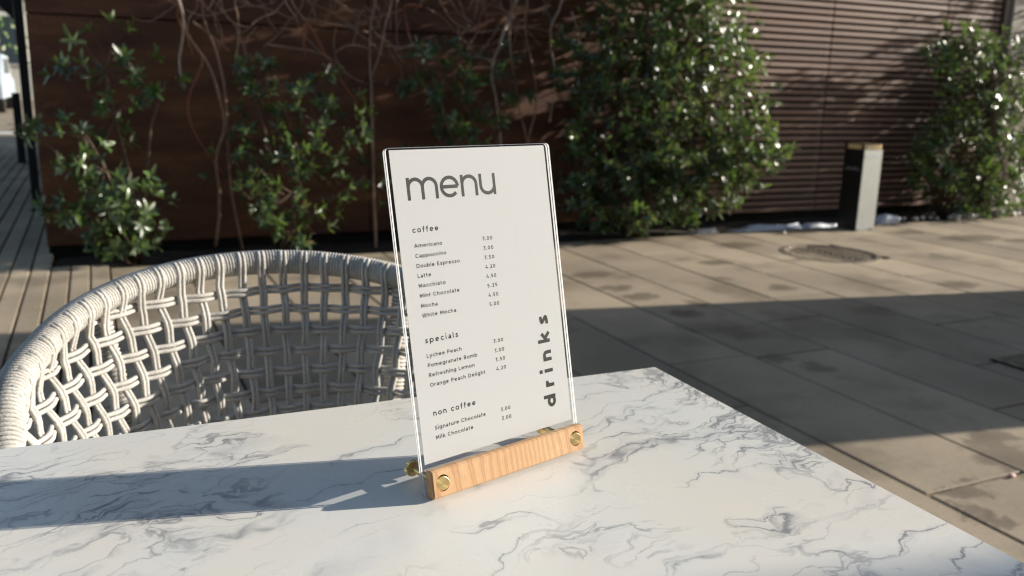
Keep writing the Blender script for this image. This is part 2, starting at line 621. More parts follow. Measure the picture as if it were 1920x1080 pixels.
for x0, x1, y0, y1 in ((-40, -1.31, -25, 5.2), (8.71, 40, -25, EDGE_Y), (-1.30, 8.70, -25, -1.0), (-40, -0.3, 12.7, 60), (-40, -1.31, 5.21, 12.69)):
    g.add([(x0, y0, -0.004), (x1, y0, -0.004), (x1, y1, -0.004), (x0, y1, -0.004)], [(0, 1, 2, 3)])
tag(g.build('street_paving', PAV), kind='structure')
# painted line far down the street
g = MB()
g.add([(-3.2, 16.85, 0.001), (-1.05, 16.95, 0.001), (-1.05, 17.5, 0.001), (-3.2, 17.4, 0.001)], [(0, 1, 2, 3)])
tag(g.build('road_marking', simple('road_paint', (0.78, 0.78, 0.76), 0.6)), kind='structure')

# planting strip
g = MB()
nx, ny = 110, 8
vv = []
for j in range(ny + 1):
    for i in range(nx + 1):
        x = -0.24 + i * 9.3 / nx
        y = EDGE_Y + 0.008 + j * 0.62 / ny
        h = mnoise.noise(Vector((x * 4, y * 4, 0))) * 0.018 + mnoise.noise(Vector((x * 14, y * 14, 3))) * 0.010
        vv.append((x, y, -0.022 + h * (0.2 if j == 0 else 1)))
ff = [(j * (nx + 1) + i, j * (nx + 1) + i + 1, (j + 1) * (nx + 1) + i + 1, (j + 1) * (nx + 1) + i) for j in range(ny) for i in range(nx)]
g.add(vv, ff)
tag(g.build('planting_bed', SOIL, smooth=True), kind='structure')

# ------------------------------------------------------------------ walls
WY = 5.6
bl_ = MB()
bl_.box(-0.27, 13.0, WY + 0.12, 14.0, -0.03, 5.5)
bo = bl_.build('building_block', simple('dark_render', (0.06, 0.045, 0.04), 0.8, var=0.2, scale=3), origin=(6, 9, 0))
tag(bo, 'dark building volume rising behind the brown cladding and the slatted wall', 'building')

cw = thing('clad_wall', 'flat dark rust brown panelled wall behind the left bushes', 'wall', (1.6, WY, 0))
mb = MB()
mb.box(-0.285, 3.44, WY + 0.036, WY + 0.11, -0.03, 3.0)
mb.build('backing', DARK, cw)
for x0, x1 in ((-0.295, 1.60), (1.60, 3.45)):
    for z0, z1 in ((0.045, 1.325), (1.325, 2.6)):
        mb = MB()
        mb.box(x0 + 0.004, x1 - 0.004, WY, WY + 0.03, z0 + 0.004, z1 - 0.004, ch=0.003)
        mb.build('panel', COR, cw)

sw_ = thing('slatted_wall', 'dark brown wall of narrow horizontal slats behind the lamp post', 'wall', (5.4, WY, 0))
mb = MB()
mb.box(3.46, 7.40, WY + 0.05, WY + 0.11, -0.03, 3.0)
mb.build('backing', DARK, sw_)
PITCH = 0.0522
SE = [3.46, 4.14, 5.42, 6.70, 7.37]
slat_me = {}
for k in range(len(SE) - 1):
    L_ = SE[k + 1] - SE[k] - 0.006
    mb = MB()
    mb.box(-L_ / 2, L_ / 2, -0.02, 0.02, -0.0168, 0.0168, ch=0.003)
    me = bpy.data.meshes.new('slat'); me.from_pydata(mb.v, [], mb.f); me.materials.append(SLT)
    z = 0.075
    while z < 2.6:
        o = link_obj('slat', me, sw_)
        o.location = Vector(((SE[k] + SE[k + 1]) / 2, WY + 0.01 + rng.uniform(-.0015, .0015), z)) - sw_.location
        o.rotation_euler = (R(rng.uniform(-3, 3)), 0, 0)
        z += PITCH
    mb = MB()
    mb.box(SE[k] - 0.02, SE[k] + 0.02, WY + 0.031, WY + 0.05, 0.04, 2.6)
    mb.build('batten', BLACK, sw_)

ps = thing('stone_wall_end', 'pale stone wall face at the right end of the slatted wall', 'wall', (8.2, WY, 0))
mb = MB(); mb.box(7.47, 9.6, WY - 0.05, WY + 0.11, -0.03, 3.2, ch=0.01); mb.build('stone_face', STONE, ps)
mb = MB(); mb.box(7.385, 7.465, WY - 0.03, WY + 0.10, -0.03, 3.2, ch=0.004); mb.build('corner_trim', simple('brown_trim', (0.11, 0.07, 0.055), 0.6), ps)

# piers of the arcade to the right of the frame: they throw the broad shade band over the slabs
def pier(name, lab, x0, x1, y0, y1, h):
    t = thing(name, lab, 'pillar', ((x0 + x1) / 2, (y0 + y1) / 2, 0), 'stone piers to the right of the terrace')
    mb = MB(); mb.box(x0 - .03, x1 + .03, y0 - .0, y1 + .0, 0.0, 0.12, ch=.01); mb.build('base', PIER, t)
    z = 0.123; k = 0
    while z < h:
        mb = MB(); mb.box(x0, x1, y0, y1, z, min(z + .597, h), ch=.006); mb.build('stone_block', PIER, t)
        z += .60; k += 1
    return t


def shade_y(py_pt, x):          # follow a ground shadow edge back towards the sun
    return py_pt.y + (x - py_pt.x) * (SDIR.y / SDIR.x)


PX = 6.3
e_up = atZ(1400, 566, 0); e_lo = atZ(1650, 826, 0)
pier('stone_pier', 'broad pale stone pier beyond the right edge, beside the slabs', PX, PX + .5, shade_y(e_lo, PX), shade_y(e_up, PX + .5), 3.4)
e3 = atZ(1880, 1040, 0.75)
pier('stone_pier', 'second stone pier to the right, level with the near side of the table', PX, PX + .5, shade_y(e3, PX) - 2.4, shade_y(e3, PX + .5), 3.6)

# the cafe front behind the viewer, mirrored in the acrylic and the marble
cf = thing('cafe_building', 'cafe front of dark render and glass facing the tables', 'building', (-2.5, -4.5, 0))
mb = MB(); mb.box(-10, 11.5, -9, -4.5, -0.03, 5.6); mb.build('wall', mat_stone('cafe_render', (0.16, 0.14, 0.125), 1.2), cf)
CFR = simple('cafe_frame', (0.03, 0.03, 0.03), 0.4)
CGL = simple('cafe_glass', (0.03, 0.035, 0.04), 0.06)
for k in range(7):
    x = -9.2 + k * 2.85
    mb = MB(); mb.box(x, x + 2.3, -4.499, -4.43, 0.25, 2.9); wf = mb.build('window', CFR, cf)
    mb = MB(); mb.box(x + .07, x + 2.23, -4.425, -4.41, 0.32, 2.83); pn = mb.build('pane', CGL, cf, origin=(x, -4.42, .3)); pn.parent = wf; pn.location = Vector((x, -4.42, .3)) - cf.location - wf.location

# ------------------------------------------------------------------ manhole cover
mh = thing('manhole_cover', 'round cast iron manhole cover with studs set in the sunlit slabs', 'manhole cover', (MH_C[0], MH_C[1], 0))
mb = MB()
cx, cy = MH_C
mb.disc((cx, cy, -0.02), (0, 0, 1), [(MH_R, 0), (MH_R, 0.009), (MH_R - .004, 0.010)], 64)
mb.build('frame', PAV, mh)
mb = MB()
segs = 64
for r0, r1 in ((MH_R - 0.045, MH_R - 0.012),):
    v = []
    for k in range(segs):
        a = 2 * math.pi * k / segs
        for r_, z_ in ((r0, -0.012), (r0, 0.004), (r1, 0.004), (r1, -0.012)):
            v.append((cx + r_ * math.cos(a), cy + r_ * math.sin(a), z_))
    f = []
    for k in range(segs):
        k2 = (k + 1) % segs
        for q in range(3):
            f.append((k * 4 + q, k2 * 4 + q, k2 * 4 + q + 1, k * 4 + q + 1))
    mb.add(v, f)
mb.build('ring', IRON, mh)
mb = MB()
for side in (-1, 1):
    v = [(cx + side * .008, cy - MH_R + .06, 0.0035), (cx + side * .008, cy + MH_R - .06, 0.0035)]
    rr = MH_R - 0.055
    pts = []
    for k in range(25):
        a = -math.pi / 2 + math.pi * k / 24
        pts.append((cx + side * (0.01 + rr * math.cos(a) * .98), cy + rr * math.sin(a), -0.0060))
    mb.add(pts, [tuple(range(25))])
mb.build('plate', IRON, mh)
mb = MB()
for i in range(-9, 10):
    for j in range(-9, 10):
        x, y = i * 0.028 + (j % 2) * .014, j * 0.026
        if math.hypot(x, y) < MH_R - 0.075 and abs(x) > .02:
            mb.box(cx + x - .008, cx + x + .008, cy + y - .005, cy + y + .005, -0.0055, 0.0035)
tag(mb.build('stud', IRON, mh), kind='stuff')

# ------------------------------------------------------------------ bollard lamp
bx0, bx1, by0, by1 = 5.165, 5.352, 4.885, 5.075
bp = thing('bollard_lamp', 'square steel bollard lamp with cream lens at the edge of the paving', 'bollard', ((bx0 + bx1) / 2, (by0 + by1) / 2, 0))
mb = MB(); mb.box(bx0, bx1, by0 + .004, by1, 0.006, 0.612, ch=.003); mb.build('post', BLACK, bp)  # black body also carries the shaded side's darkness in its colour
mb = MB(); mb.box(bx0 + .004, bx1, by0 - .004, by0 + .0035, 0.008, 0.610, ch=.001); mb.build('lit_face', simple('lit_face_metal', (0.50, 0.53, 0.54), 0.36, metal=.55, var=.06, scale=9), bp)  # paler sheet: brightness of the sunlit side put into the colour
mb = MB(); mb.box(bx0 - .012, bx1 + .012, by0 - .012, by1 + .012, 0.0, 0.006); mb.build('base_plate', STEEL, bp)
lens = NT('frosted_lens'); lens.col((0.85, 0.74, 0.50)); lens.set(Roughness=0.4)
tl = lens.new('ShaderNodeBsdfTranslucent', i_Color=(0.95, 0.82, 0.55, 1)); mx = lens.n.new('ShaderNodeMixShader'); mx.inputs[0].default_value = 0.65
lens.ln(lens.b.outputs[0], mx.inputs[1]); lens.ln(tl.outputs[0], mx.inputs[2]); lens.ln(mx.outputs[0], lens.out.inputs[0])
mb = MB(); mb.box(bx0 + .004, bx1 - .004, by0 + .004, by1 - .004, 0.613, 0.648, ch=.003); mb.build('lens', lens.m, bp)
BRZ = simple('bronze_cap', (0.10, 0.08, 0.055), 0.4, metal=.6)
for x, y in ((bx0 + .012, by0 + .012), (bx1 - .012, by1 - .012), (bx0 + .012, by1 - .012)):
    mb = MB(); mb.box(x - .013, x + .013, y - .013, y + .013, 0.6125, 0.6485); mb.build('corner_post', BRZ, bp)
mb = MB(); mb.box(bx0 - .001, bx1 + .001, by0 - .001, by1 + .001, 0.649, 0.654, ch=.001); mb.build('cap', BRZ, bp)
GRY = simple('grey_mark', (0.20, 0.21, 0.21), 0.5)
mb = MB()
for k in range(7):
    yy = by1 - .035 - k * .020
    mb.box(bx0 - .0012, bx0 + .001, yy - .008, yy + .006, 0.452 + .004 * (k % 2), 0.470 + .006 * ((k * 2) % 3))
mb.build('faded_print', GRY, bp)
mb = MB(); mb.box(bx0 + .02, bx1 - .03, by0 - .0052, by0 - .0042, 0.548, 0.574)
mb.build('label_plate', simple('label_white', (0.55, 0.60, 0.62), 0.4), bp)
for sx in (.02, .16):
    mb = MB(); mb.disc((bx0 + sx, by0 - .006, .012), (0, 0, 1), [(.010, 0), (.010, .005), (.005, .009)], 12); mb.build('base_bolt', STEEL, bp)

# ------------------------------------------------------------------ debris in the bed
def lump(name, c, r, sq, mat, seed, lab, cat, group=None, det=2):
    bm = bmesh.new()
    bmesh.ops.create_icosphere(bm, subdivisions=det, radius=1)
    for v in bm.verts:
        n = mnoise.noise(v.co * 1.6 + Vector((seed, seed * 2.1, 0)))
        v.co *= 1 + 0.45 * n + 0.28 * mnoise.noise(v.co * 5.0 + Vector((0, seed, seed)))
        v.co = Vector((v.co.x * r[0], v.co.y * r[1], v.co.z * r[2]))
    me = bpy.data.meshes.new(name); bm.to_mesh(me); bm.free()
    me.materials.append(mat)
    for p in me.polygons: p.use_smooth = True
    o = link_obj(name, me, None, c)
    o.rotation_euler = (0, 0, seed)
    return tag(o, lab, cat, group)


for i, (px, py, rx, rz, lab) in enumerate(((1323, 434, .13, .05, 'small pale mound by the slatted wall, leftmost and nearest the big bush'),
                                   (1440, 430, .36, .045, 'long low pale strip at the shaded foot of the slatted wall'),
                                   (1532, 425, .20, .045, 'pale strip just left of the bollard lamp'),
                                   (1662, 419, .17, .07, 'pale mound just right of the bollard lamp'))):
    c = atZ(px, py + 5, 0.0)
    c.y = EDGE_Y + .07 + (.02 if i else 0); c.x = atY(px, py, c.y).x
    lump('pale_mound', (c.x, c.y, -0.02), (rx, .055, rz), 1, PALE, i * 1.9 + .1, lab, 'mound', 'pale mounds along the foot of the wall', 3).rotation_euler = (0, 0, 0)
ORD = 'third fourth fifth sixth seventh eighth ninth tenth eleventh twelfth thirteenth fourteenth fifteenth sixteenth seventeenth eighteenth nineteenth twentieth twenty-first twenty-second twenty-third twenty-fourth'.split()
PEB_L = {0: 'single small white pebble lying on the sunlit slabs near the manhole', 1: 'small white pebble at the soil edge under the big bush, left of its pair', 2: 'small white pebble at the soil edge under the big bush, right of its pair',
         3: 'first small white pebble to the right of the bollard lamp along the soil edge', 4: 'second small white pebble to the right of the bollard lamp along the soil edge'}
pebs = [(1469, 440), (1294, 440), (1308, 440), (1694, 411), (1716, 410), (1745, 411), (1757, 409), (1782, 403), (1800, 416), (1804, 412), (1812, 409), (1820, 412), (1832, 410), (1838, 411), (1818, 404), (1794, 409),
        (1868, 410), (1872, 413), (1894, 404), (1904, 409), (1908, 415), (1916, 413), (1900, 400), (1918, 405), (1786, 414), (1728, 411)]
for i, (px, py) in enumerate(pebs):
    y = EDGE_Y - .01 + rng.random() * .09 if i else 4.93
    p = atY(px, py, y); p.z = .022 if i else 0.012
    s_ = rng.uniform(.024, .042) if 7 < i < 22 else rng.uniform(.014, .024)
    lab = PEB_L.get(i) or '%s white pebble to the right of the bollard lamp along the soil edge' % ORD[sorted(pebs[5:]).index((px, py))]
    lump('pebble', p, (s_ * 1.2, s_, s_ * .75), 1, WHITE_ST, i * 1.3, lab, 'pebble', 'white pebbles along the planting bed')
o = lump('stone_chip', atZ(1896, 891, .006), (.013, .009, .005), 1, simple('pink_chip', (0.55, 0.36, 0.30), .7), 3.3, 'small pinkish chip lying on a slab joint at the right', 'stone chip')
# dark drain hole cover at the right edge
dp = atZ(1925, 682, 0)
dr = thing('drain_grate', 'dark square drain grate at the right edge of the shaded slabs', 'drain', (dp.x, dp.y, 0))
mb = MB(); mb.box(dp.x - .10, dp.x + .12, dp.y - .09, dp.y + .09, 0.0015, 0.004); mb.build('recess', DARK, dr)
for k in range(7):
    mb = MB(); x = dp.x - .085 + k * .031; mb.box(x, x + .010, dp.y - .085, dp.y + .085, .0045, .010); mb.build('bar', IRON, dr)

# ------------------------------------------------------------------ far street at the left edge
for i, (px, py, y, wd, h, lab, cat, nm) in enumerate(((70, 394, 7.5, .058, 3.6, 'tall thin black post just beyond the left end of the brown wall', 'post', 'metal_post'),
                                             (42, 305, 11.5, .080, .78, 'short black upright further down the street at the left', 'bollard', 'street_upright'))):  # plain short dark upright box on a base plate
    c = atZ(px, py, 0)
    t = thing(nm, lab, cat, (c.x, c.y, 0))
    mb = MB(); mb.box(c.x - wd / 2, c.x + wd / 2, c.y - wd / 2, c.y + wd / 2, 0.01, h, ch=.004); mb.build('post', BLACK, t)
    mb = MB(); mb.box(c.x - wd * .8, c.x + wd * .8, c.y - wd * .8, c.y + wd * .8, 0, .012); mb.build('base_plate', BLACK, t)
a = atY(-60, -60, 10); b = atY(0, 12, 10); c = atY(25, 38, 10); d_ = atY(27, -60, 10)
cn = thing('canopy', 'dark sloping canopy high up at the left edge over the street', 'canopy', (b.x, 10, 0))
mb = MB()
pl = [(-4, b.z + .9), (b.x, b.z), (c.x, c.z), (d_.x, d_.z + .8), (-4, d_.z + .9)]
n_ = len(pl)
mb.add([(x, 10, z) for x, z in pl] + [(x, 11.2, z) for x, z in pl], [tuple(range(n_)), tuple(range(2 * n_ - 1, n_ - 1, -1))] + [(i, (i + 1) % n_, (i + 1) % n_ + n_, i + n_) for i in range(n_)])
mb.build('roof_panel', BLACK, cn)
mb = MB(); mb.box(-4.1, -4.0, 10.4, 10.5, 0, 3.0); mb.build('support', BLACK, cn)

fb = thing('far_building', 'bright pale facade far down the street at the left edge', 'building', (-5, 36, 0))
mb = MB(); mb.box(-14, -1.2, 36, 44, 0, 12); mb.build('wall', mat_stone('far_render', (0.62, 0.60, 0.54), 1.0), fb)
WIN = simple('window_glass', (0.05, 0.07, 0.09), 0.1)
for i in range(6):
    for j in range(3):
        x = -13 + i * 2.0; z = 1.2 + j * 3.2
        mb = MB(); mb.box(x, x + 1.1, 35.93, 36.02, z, z + 1.7); wdo = mb.build('window', simple('frame_white', (.6, .6, .58), .5) if i + j == 0 else bpy.data.materials['frame_white'], fb)
        mb = MB(); mb.box(x + .08, x + 1.02, 35.90, 35.925, z + .08, z + 1.62)
        me = mb.build('pane', WIN, fb, origin=(x, 35.9, z)); me.parent = wdo; me.location = Vector((x, 35.9, z)) - fb.location - wdo.location
tr = thing('street_tree', 'yellow green tree far down the street above the parked car', 'tree', (-2.6, 33, 0))
mb = MB(); mb.tube([(-2.6, 33, 0), (-2.65, 33, 1.5), (-2.5, 33, 3)], [.12, .09, .05], 8); mb.build('trunk', BARK, tr, smooth=True)
mb = MB()
for k in range(420):
    p = Vector((rng.gauss(0, .8), rng.gauss(0, .8), rng.gauss(0, .7))) + Vector((-2.6, 33, 3.2))
    q = Vector((rng.uniform(-1, 1), rng.uniform(-1, 1), rng.uniform(-1, 1))).normalized() * .12; r2 = q.orthogonal().normalized() * .07
    mb.add([p - q, p + r2, p + q, p - r2], [(0, 1, 2, 3)])
tag(mb.build('crown', LEAF2, tr, fix=False), kind='stuff')

# parked car, seen only as a few blurred pixels
cr = thing('parked_car', 'pale blue parked car far down the street at the left edge', 'car', (-2.75, 27, 0))
CARP = simple('car_paint', (0.50, 0.58, 0.68), 0.25)
prof = [(-2.0, .35), (2.05, .35), (2.1, .75), (1.2, .88), (.65, 1.38), (-1.2, 1.42), (-1.95, .95), (-2.08, .7)]
mb = MB()
X0, X1 = -3.55, -1.95
P0 = [(X0, 27 + y, z) for y, z in prof] + [(X1, 27 + y, z) for y, z in prof]
n_ = len(prof)
mb.add(P0, [tuple(range(n_)), tuple(range(2 * n_ - 1, n_ - 1, -1))] + [(i, (i + 1) % n_, (i + 1) % n_ + n_, i + n_) for i in range(n_)])
mb.build('body', CARP, cr)
mb = MB(); mb.box(X1 + .001, X1 + .012, 26.1, 27.6, .95, 1.32); mb.build('side_window', WIN, cr)
mb = MB(); mb.add([(X0 + .12, 25.21, 1.0), (X1 - .12, 25.21, 1.0), (X1 - .2, 25.72, 1.37), (X0 + .2, 25.72, 1.37)], [(0, 1, 2, 3)]); mb.build('rear_window', WIN, cr)
for sx in (X0 + .02, X1 - .2):
    for yy in (25.7, 28.3):
        mb = MB(); mb.disc((sx, yy, .32), (1, 0, 0), [(.2, -.001), (.32, .0), (.32, .18), (.2, .181)], 20); mb.build('wheel', BLACK, cr)
for sx in (X0 + .1, X1 - .35):
    mb = MB(); mb.box(sx, sx + .25, 24.94, 25.0, .62, .76); mb.build('tail_light', simple('lamp_red', (.5, .03, .02), .2) if sx < -3 else bpy.data.materials['lamp_red'], cr)

# ------------------------------------------------------------------ leaves and bushes
def leaf_geo(bend=0.12, fold=0.22, wide=0.16):
    st = [(0.0, 0.02), (0.22, 0.72), (0.5, 1.0), (0.8, 0.62), (1.0, 0.0)]
    v = []; f = []
    for s_, w_ in st:
        z = -bend * s_ * s_
        v += [(s_, 0, z), (s_, wide * w_, z + fold * wide * w_), (s_, -wide * w_, z + fold * wide * w_)]
    for i in range(len(st) - 1):
        a_, b_ = i * 3, i * 3 + 3
        f += [(a_, b_, b_ + 1, a_ + 1), (a_, a_ + 2, b_ + 2, b_)]
    return v, f


LG = [leaf_geo(), leaf_geo(0.28, 0.3, 0.175), leaf_geo(0.02, 0.15, 0.15)]
LM = {}
for gi, (v, f) in enumerate(LG):
    for mi, m_ in enumerate((LEAF, LEAF2, LEAF3)):
        me = bpy.data.meshes.new('leaf'); me.from_pydata(v, [], f); me.materials.append(m_)
        me.polygons.foreach_set('use_smooth', [True] * len(f))
        LM[(gi, mi)] = me


def bush(name, label, base, blobs, seed, fresh=0.12, leafmax=300, cat='bush', size=(.055, .085), stems=5, overall=(0, 0, 0)):
    """blobs: (px, py, rx_px, ry_px, Y, depth radius, number of leaf clusters)"""
    r = random.Random(seed)
    base = Vector(base)
    t = thing(name, label, cat, base)
    leaves = []
    tw = MB()
    hubs = []
    for bi, (px, py, rx, ry, Y, dr_, nc) in enumerate(blobs):
        c = atY(px, py, Y)
        dep = (c - Vector((0, 0, CAM_H))).dot(CF)
        k = dep / F_PX
        rx_, rz_ = rx * k, ry * k * 1.02
        # one stem per blob
        pts = [base + Vector((r.uniform(-.05, .05), r.uniform(-.03, .03), -.03))]
        for q in (0.35, 0.7, 1.0):
            p = base.lerp(c, q) + Vector((r.uniform(-.06, .06), r.uniform(-.05, .05), 0)) * (1 - q * .5)
            p.z = base.z + (c.z - base.z) * q ** .8
            pts.append(p)
        mb = MB(); mb.tube(pts, [.011, .009, .007, .004], 7); mb.build('stem', BARK, t, smooth=True)
        hubs.append(pts)
        for _ in range(nc):
            while True:
                d = Vector((r.uniform(-1, 1), r.uniform(-1, 1), r.uniform(-1, 1)))
                if .001 < d.length < 1: break
            rad = d.length
            if r.random() < .6: rad = rad ** .45
            d.normalize()
            lum = 1 + .22 * mnoise.noise(d * 2.3 + Vector((seed, bi, 0)))
            p = c + Vector((d.x * rx_, d.y * dr_, d.z * rz_)) * rad * lum
            if p.z < 0.04: p.z = 0.04 + r.random() * .08
            if p.y > WY - .05: p.y = WY - .05 - r.random() * .1
            ax = (Vector((d.x, d.y * .8 - .25, d.z * .4 + .35)) + Vector((r.uniform(-.5, .5), r.uniform(-.5, .5), r.uniform(-.4, .4)))).normalized()
            # twig from nearest stem point
            hb = min((q for h in hubs for q in h[1:]), key=lambda q: (q - p).length)
            st = p - ax * r.uniform(.08, .14)
            mid = hb.lerp(st, .6) - Vector((0, 0, .02))
            if r.random() < .55: tw.tube([hb, mid, st, p], [.003, .0024, .002, .0015], 3, cap=False)
            else: tw.tube([st, p], [.0022, .0014], 3, cap=False)
            nl = r.randint(6, 9)
            a0 = r.uniform(0, 6.28)
            o1 = ax.orthogonal().normalized(); o2 = ax.cross(o1)
            fr = 1 if r.random() < fresh else 0
            for q in range(nl):
                an = a0 + q * 2.4
                tilt = R(r.uniform(35, 82)) if q < nl - 1 else R(15)
                side = o1 * math.cos(an) + o2 * math.sin(an)
                ld_ = (ax * math.cos(tilt) + side * math.sin(tilt)).normalized()
                up = (ax - ld_ * ax.dot(ld_)).normalized()
                up = (up + side.cross(ax) * r.uniform(-.5, .5)).normalized()
                yv = up.cross(ld_).normalized(); up = ld_.cross(yv)
                L_ = r.uniform(*size)
                pos = p - ax * r.uniform(0, .045) * (1 - q / nl)
                mi = fr if r.random() < .85 else 1 - fr
                if r.random() < .006: mi = 2
                leaves.append((pos, ld_, yv, up, L_, r.randrange(3), mi))
    leaves.sort(key=lambda l: (l[0] - Vector((0, 0, CAM_H))).dot(CF))

    def inframe(l):
        q = l[0] - Vector((0, 0, CAM_H)); z = q.dot(CF)
        x, y = q.dot(CR) / z * F_PX, q.dot(CU) / z * F_PX
        return abs(x) < 975 and abs(y) < 550
    inn = [l for l in leaves if inframe(l)][:leafmax]
    ids = set(id(l) for l in inn)
    for l in inn:
        pos, a_, b_, c_, L_, gi, mi = l
        o = bpy.data.objects.new('leaf', LM[(gi, mi)])
        COL.objects.link(o); o.parent = t
        m4 = Matrix((a_ * L_, b_ * L_, c_ * L_)).transposed().to_4x4(); m4.translation = pos - base
        o.matrix_local = m4
    V = []; Fc = []; MI = []
    for l in leaves:
        if id(l) in ids: continue
        pos, a_, b_, c_, L_, gi, mi = l
        v, f = LG[gi]; b0 = len(V)
        pb = pos - base
        V += [pb + (a_ * x + b_ * y + c_ * z) * L_ for x, y, z in v]
        Fc += [tuple(i + b0 for i in q) for q in f]; MI += [mi] * len(f)
    me = bpy.data.meshes.new('foliage'); me.from_pydata(V, [], Fc)
    for m_ in (LEAF, LEAF2, LEAF3): me.materials.append(m_)
    me.polygons.foreach_set('material_index', MI); me.polygons.foreach_set('use_smooth', [True] * len(Fc))
    tag(link_obj('foliage', me, t), kind='stuff')
    tag(tw.build('twigs', BARK, t, fix=False), kind='stuff')
    return t


bush('shrub', 'loose green shrub at the left end of the brown wall, brightest near its foot', (0.14, 5.34, 0),
     [(205, 130, 100, 85, 5.35, .13, 18), (160, 250, 90, 90, 5.3, .14, 21), (225, 400, 105, 80, 5.2, .17, 51), (130, 385, 55, 40, 5.25, .12, 10), (50, 232, 34, 26, 5.4, .08, 5), (300, 150, 50, 60, 5.35, .12, 5), (235, 460, 60, 35, 5.2, .12, 15)],
     11, fresh=.22, stems=5)
bush('shrub', 'dark green shrub behind the middle of the rope chair', (0.98, 5.34, 0),
     [(600, 230, 105, 105, 5.25, .18, 57), (470, 170, 65, 75, 5.3, .15, 24), (560, 360, 110, 90, 5.2, .18, 44), (570, 425, 55, 35, 5.15, .12, 15), (440, 290, 60, 70, 5.3, .14, 15), (680, 330, 50, 70, 5.3, .12, 10)],
     12, fresh=.12, size=(.05, .075))
bush('shrub', 'sparse green shrub among bare vines straight behind the menu', (2.2, 5.36, 0),
     [(820, 140, 75, 60, 5.3, .14, 26), (890, 215, 75, 75, 5.3, .14, 24), (840, 300, 80, 60, 5.35, .14, 16), (960, 140, 60, 60, 5.35, .12, 12)],
     13, fresh=.2, size=(.06, .09))
bush('bush', 'big dense sunlit bush at the centre right with glinting leaves', (3.45, 5.30, 0),
     [(1310, 190, 160, 165, 5.05, .36, 330), (1190, 240, 150, 150, 5.2, .32, 260), (1260, 40, 170, 95, 5.15, .34, 190), (1395, 290, 90, 60, 4.98, .22, 100), (1200, 375, 140, 58, 5.1, .28, 150),
      (1100, 120, 75, 90, 5.32, .2, 70), (1085, 330, 55, 90, 5.25, .2, 60), (1310, 350, 105, 65, 5.05, .26, 100), (1230, -90, 170, 100, 5.05, .42, 190), (1330, -70, 130, 90, 4.85, .26, 110), (1300, -260, 170, 120, 4.92, .3, 150), (1350, -400, 170, 110, 4.95, .35, 120), (1120, -200, 170, 95, 5.25, .34, 140), (1445, 282, 46, 18, 4.9, .10, 14), (1280, -300, 160, 90, 5.25, .32, 110),  # masses above the view are unseen, enlarged to shade the left shrubs
      (1310, 150, 150, 180, 5.44, .14, 170), (1220, -110, 170, 110, 5.44, .14, 150), (1230, 330, 130, 90, 5.44, .14, 70)],  # unseen leaf masses close to the wall, added to shade it
     14, fresh=.2, size=(.036, .078))
bush('bush', 'tall bush with a pale trunk at the right edge, many bright glints', (6.60, 5.36, 0),
     [(1850, 160, 105, 100, 5.15, .30, 190), (1800, 105, 75, 60, 5.15, .26, 80), (1790, 290, 80, 80, 5.2, .26, 110), (1880, 300, 80, 85, 5.05, .28, 130), (1965, 200, 90, 190, 5.15, .32, 220), (1850, 375, 75, 30, 5.1, .18, 50),
      (1735, 300, 42, 60, 5.25, .16, 30), (2090, 60, 110, 160, 5.3, .3, 150), (2040, 320, 120, 90, 5.25, .3, 110),
      (1775, 270, 62, 95, 5.46, .10, 70), (1860, 170, 90, 110, 5.47, .10, 90), (1780, 370, 80, 35, 5.45, .1, 35)],  # hidden leaves behind the bush, added to shade the lower slats
     15, fresh=.12, size=(.036, .078))
tk = [atY(1842, 415, 5.25), atY(1850, 330, 5.2), atY(1863, 250, 5.15), atY(1868, 200, 5.15), atY(1862, 130, 5.25)]
tk[0].z = -.03
mb = MB(); mb.tube(tk, [.05, .045, .04, .032, .022], 12)
tkp = [o for o in bpy.data.objects if o.name.startswith('bush') and o.get('label', '').startswith('tall')][0]
mb.build('trunk', simple('pale_bark', (0.24, 0.185, 0.15), .85, var=.3, scale=30, bump=.5, bdist=.004), tkp, smooth=True)

# ------------------------------------------------------------------ bare climbing vines
def poly(pts, Y, rad, dy=0.04, sub=3, seed=0):
    r = random.Random(seed)
    P_ = [atY(x, y, Y + r.uniform(-dy, dy)) for x, y in pts]
    out = []
    for i in range(len(P_) - 1):
        p0, p1, p2, p3 = P_[max(i - 1, 0)], P_[i], P_[i + 1], P_[min(i + 2, len(P_) - 1)]
        for q in range(sub):
            t_ = q / sub
            out.append(0.5 * ((2 * p1) + (-p0 + p2) * t_ + (2 * p0 - 5 * p1 + 4 * p2 - p3) * t_ ** 2 + (-p0 + 3 * p1 - 3 * p2 + p3) * t_ ** 3) + Vector((r.uniform(-1, 1), 0, r.uniform(-1, 1))) * .003)
    out.append(P_[-1])
    n = len(out)
    return out, [rad * (1 - .45 * i / n) for i in range(n)]


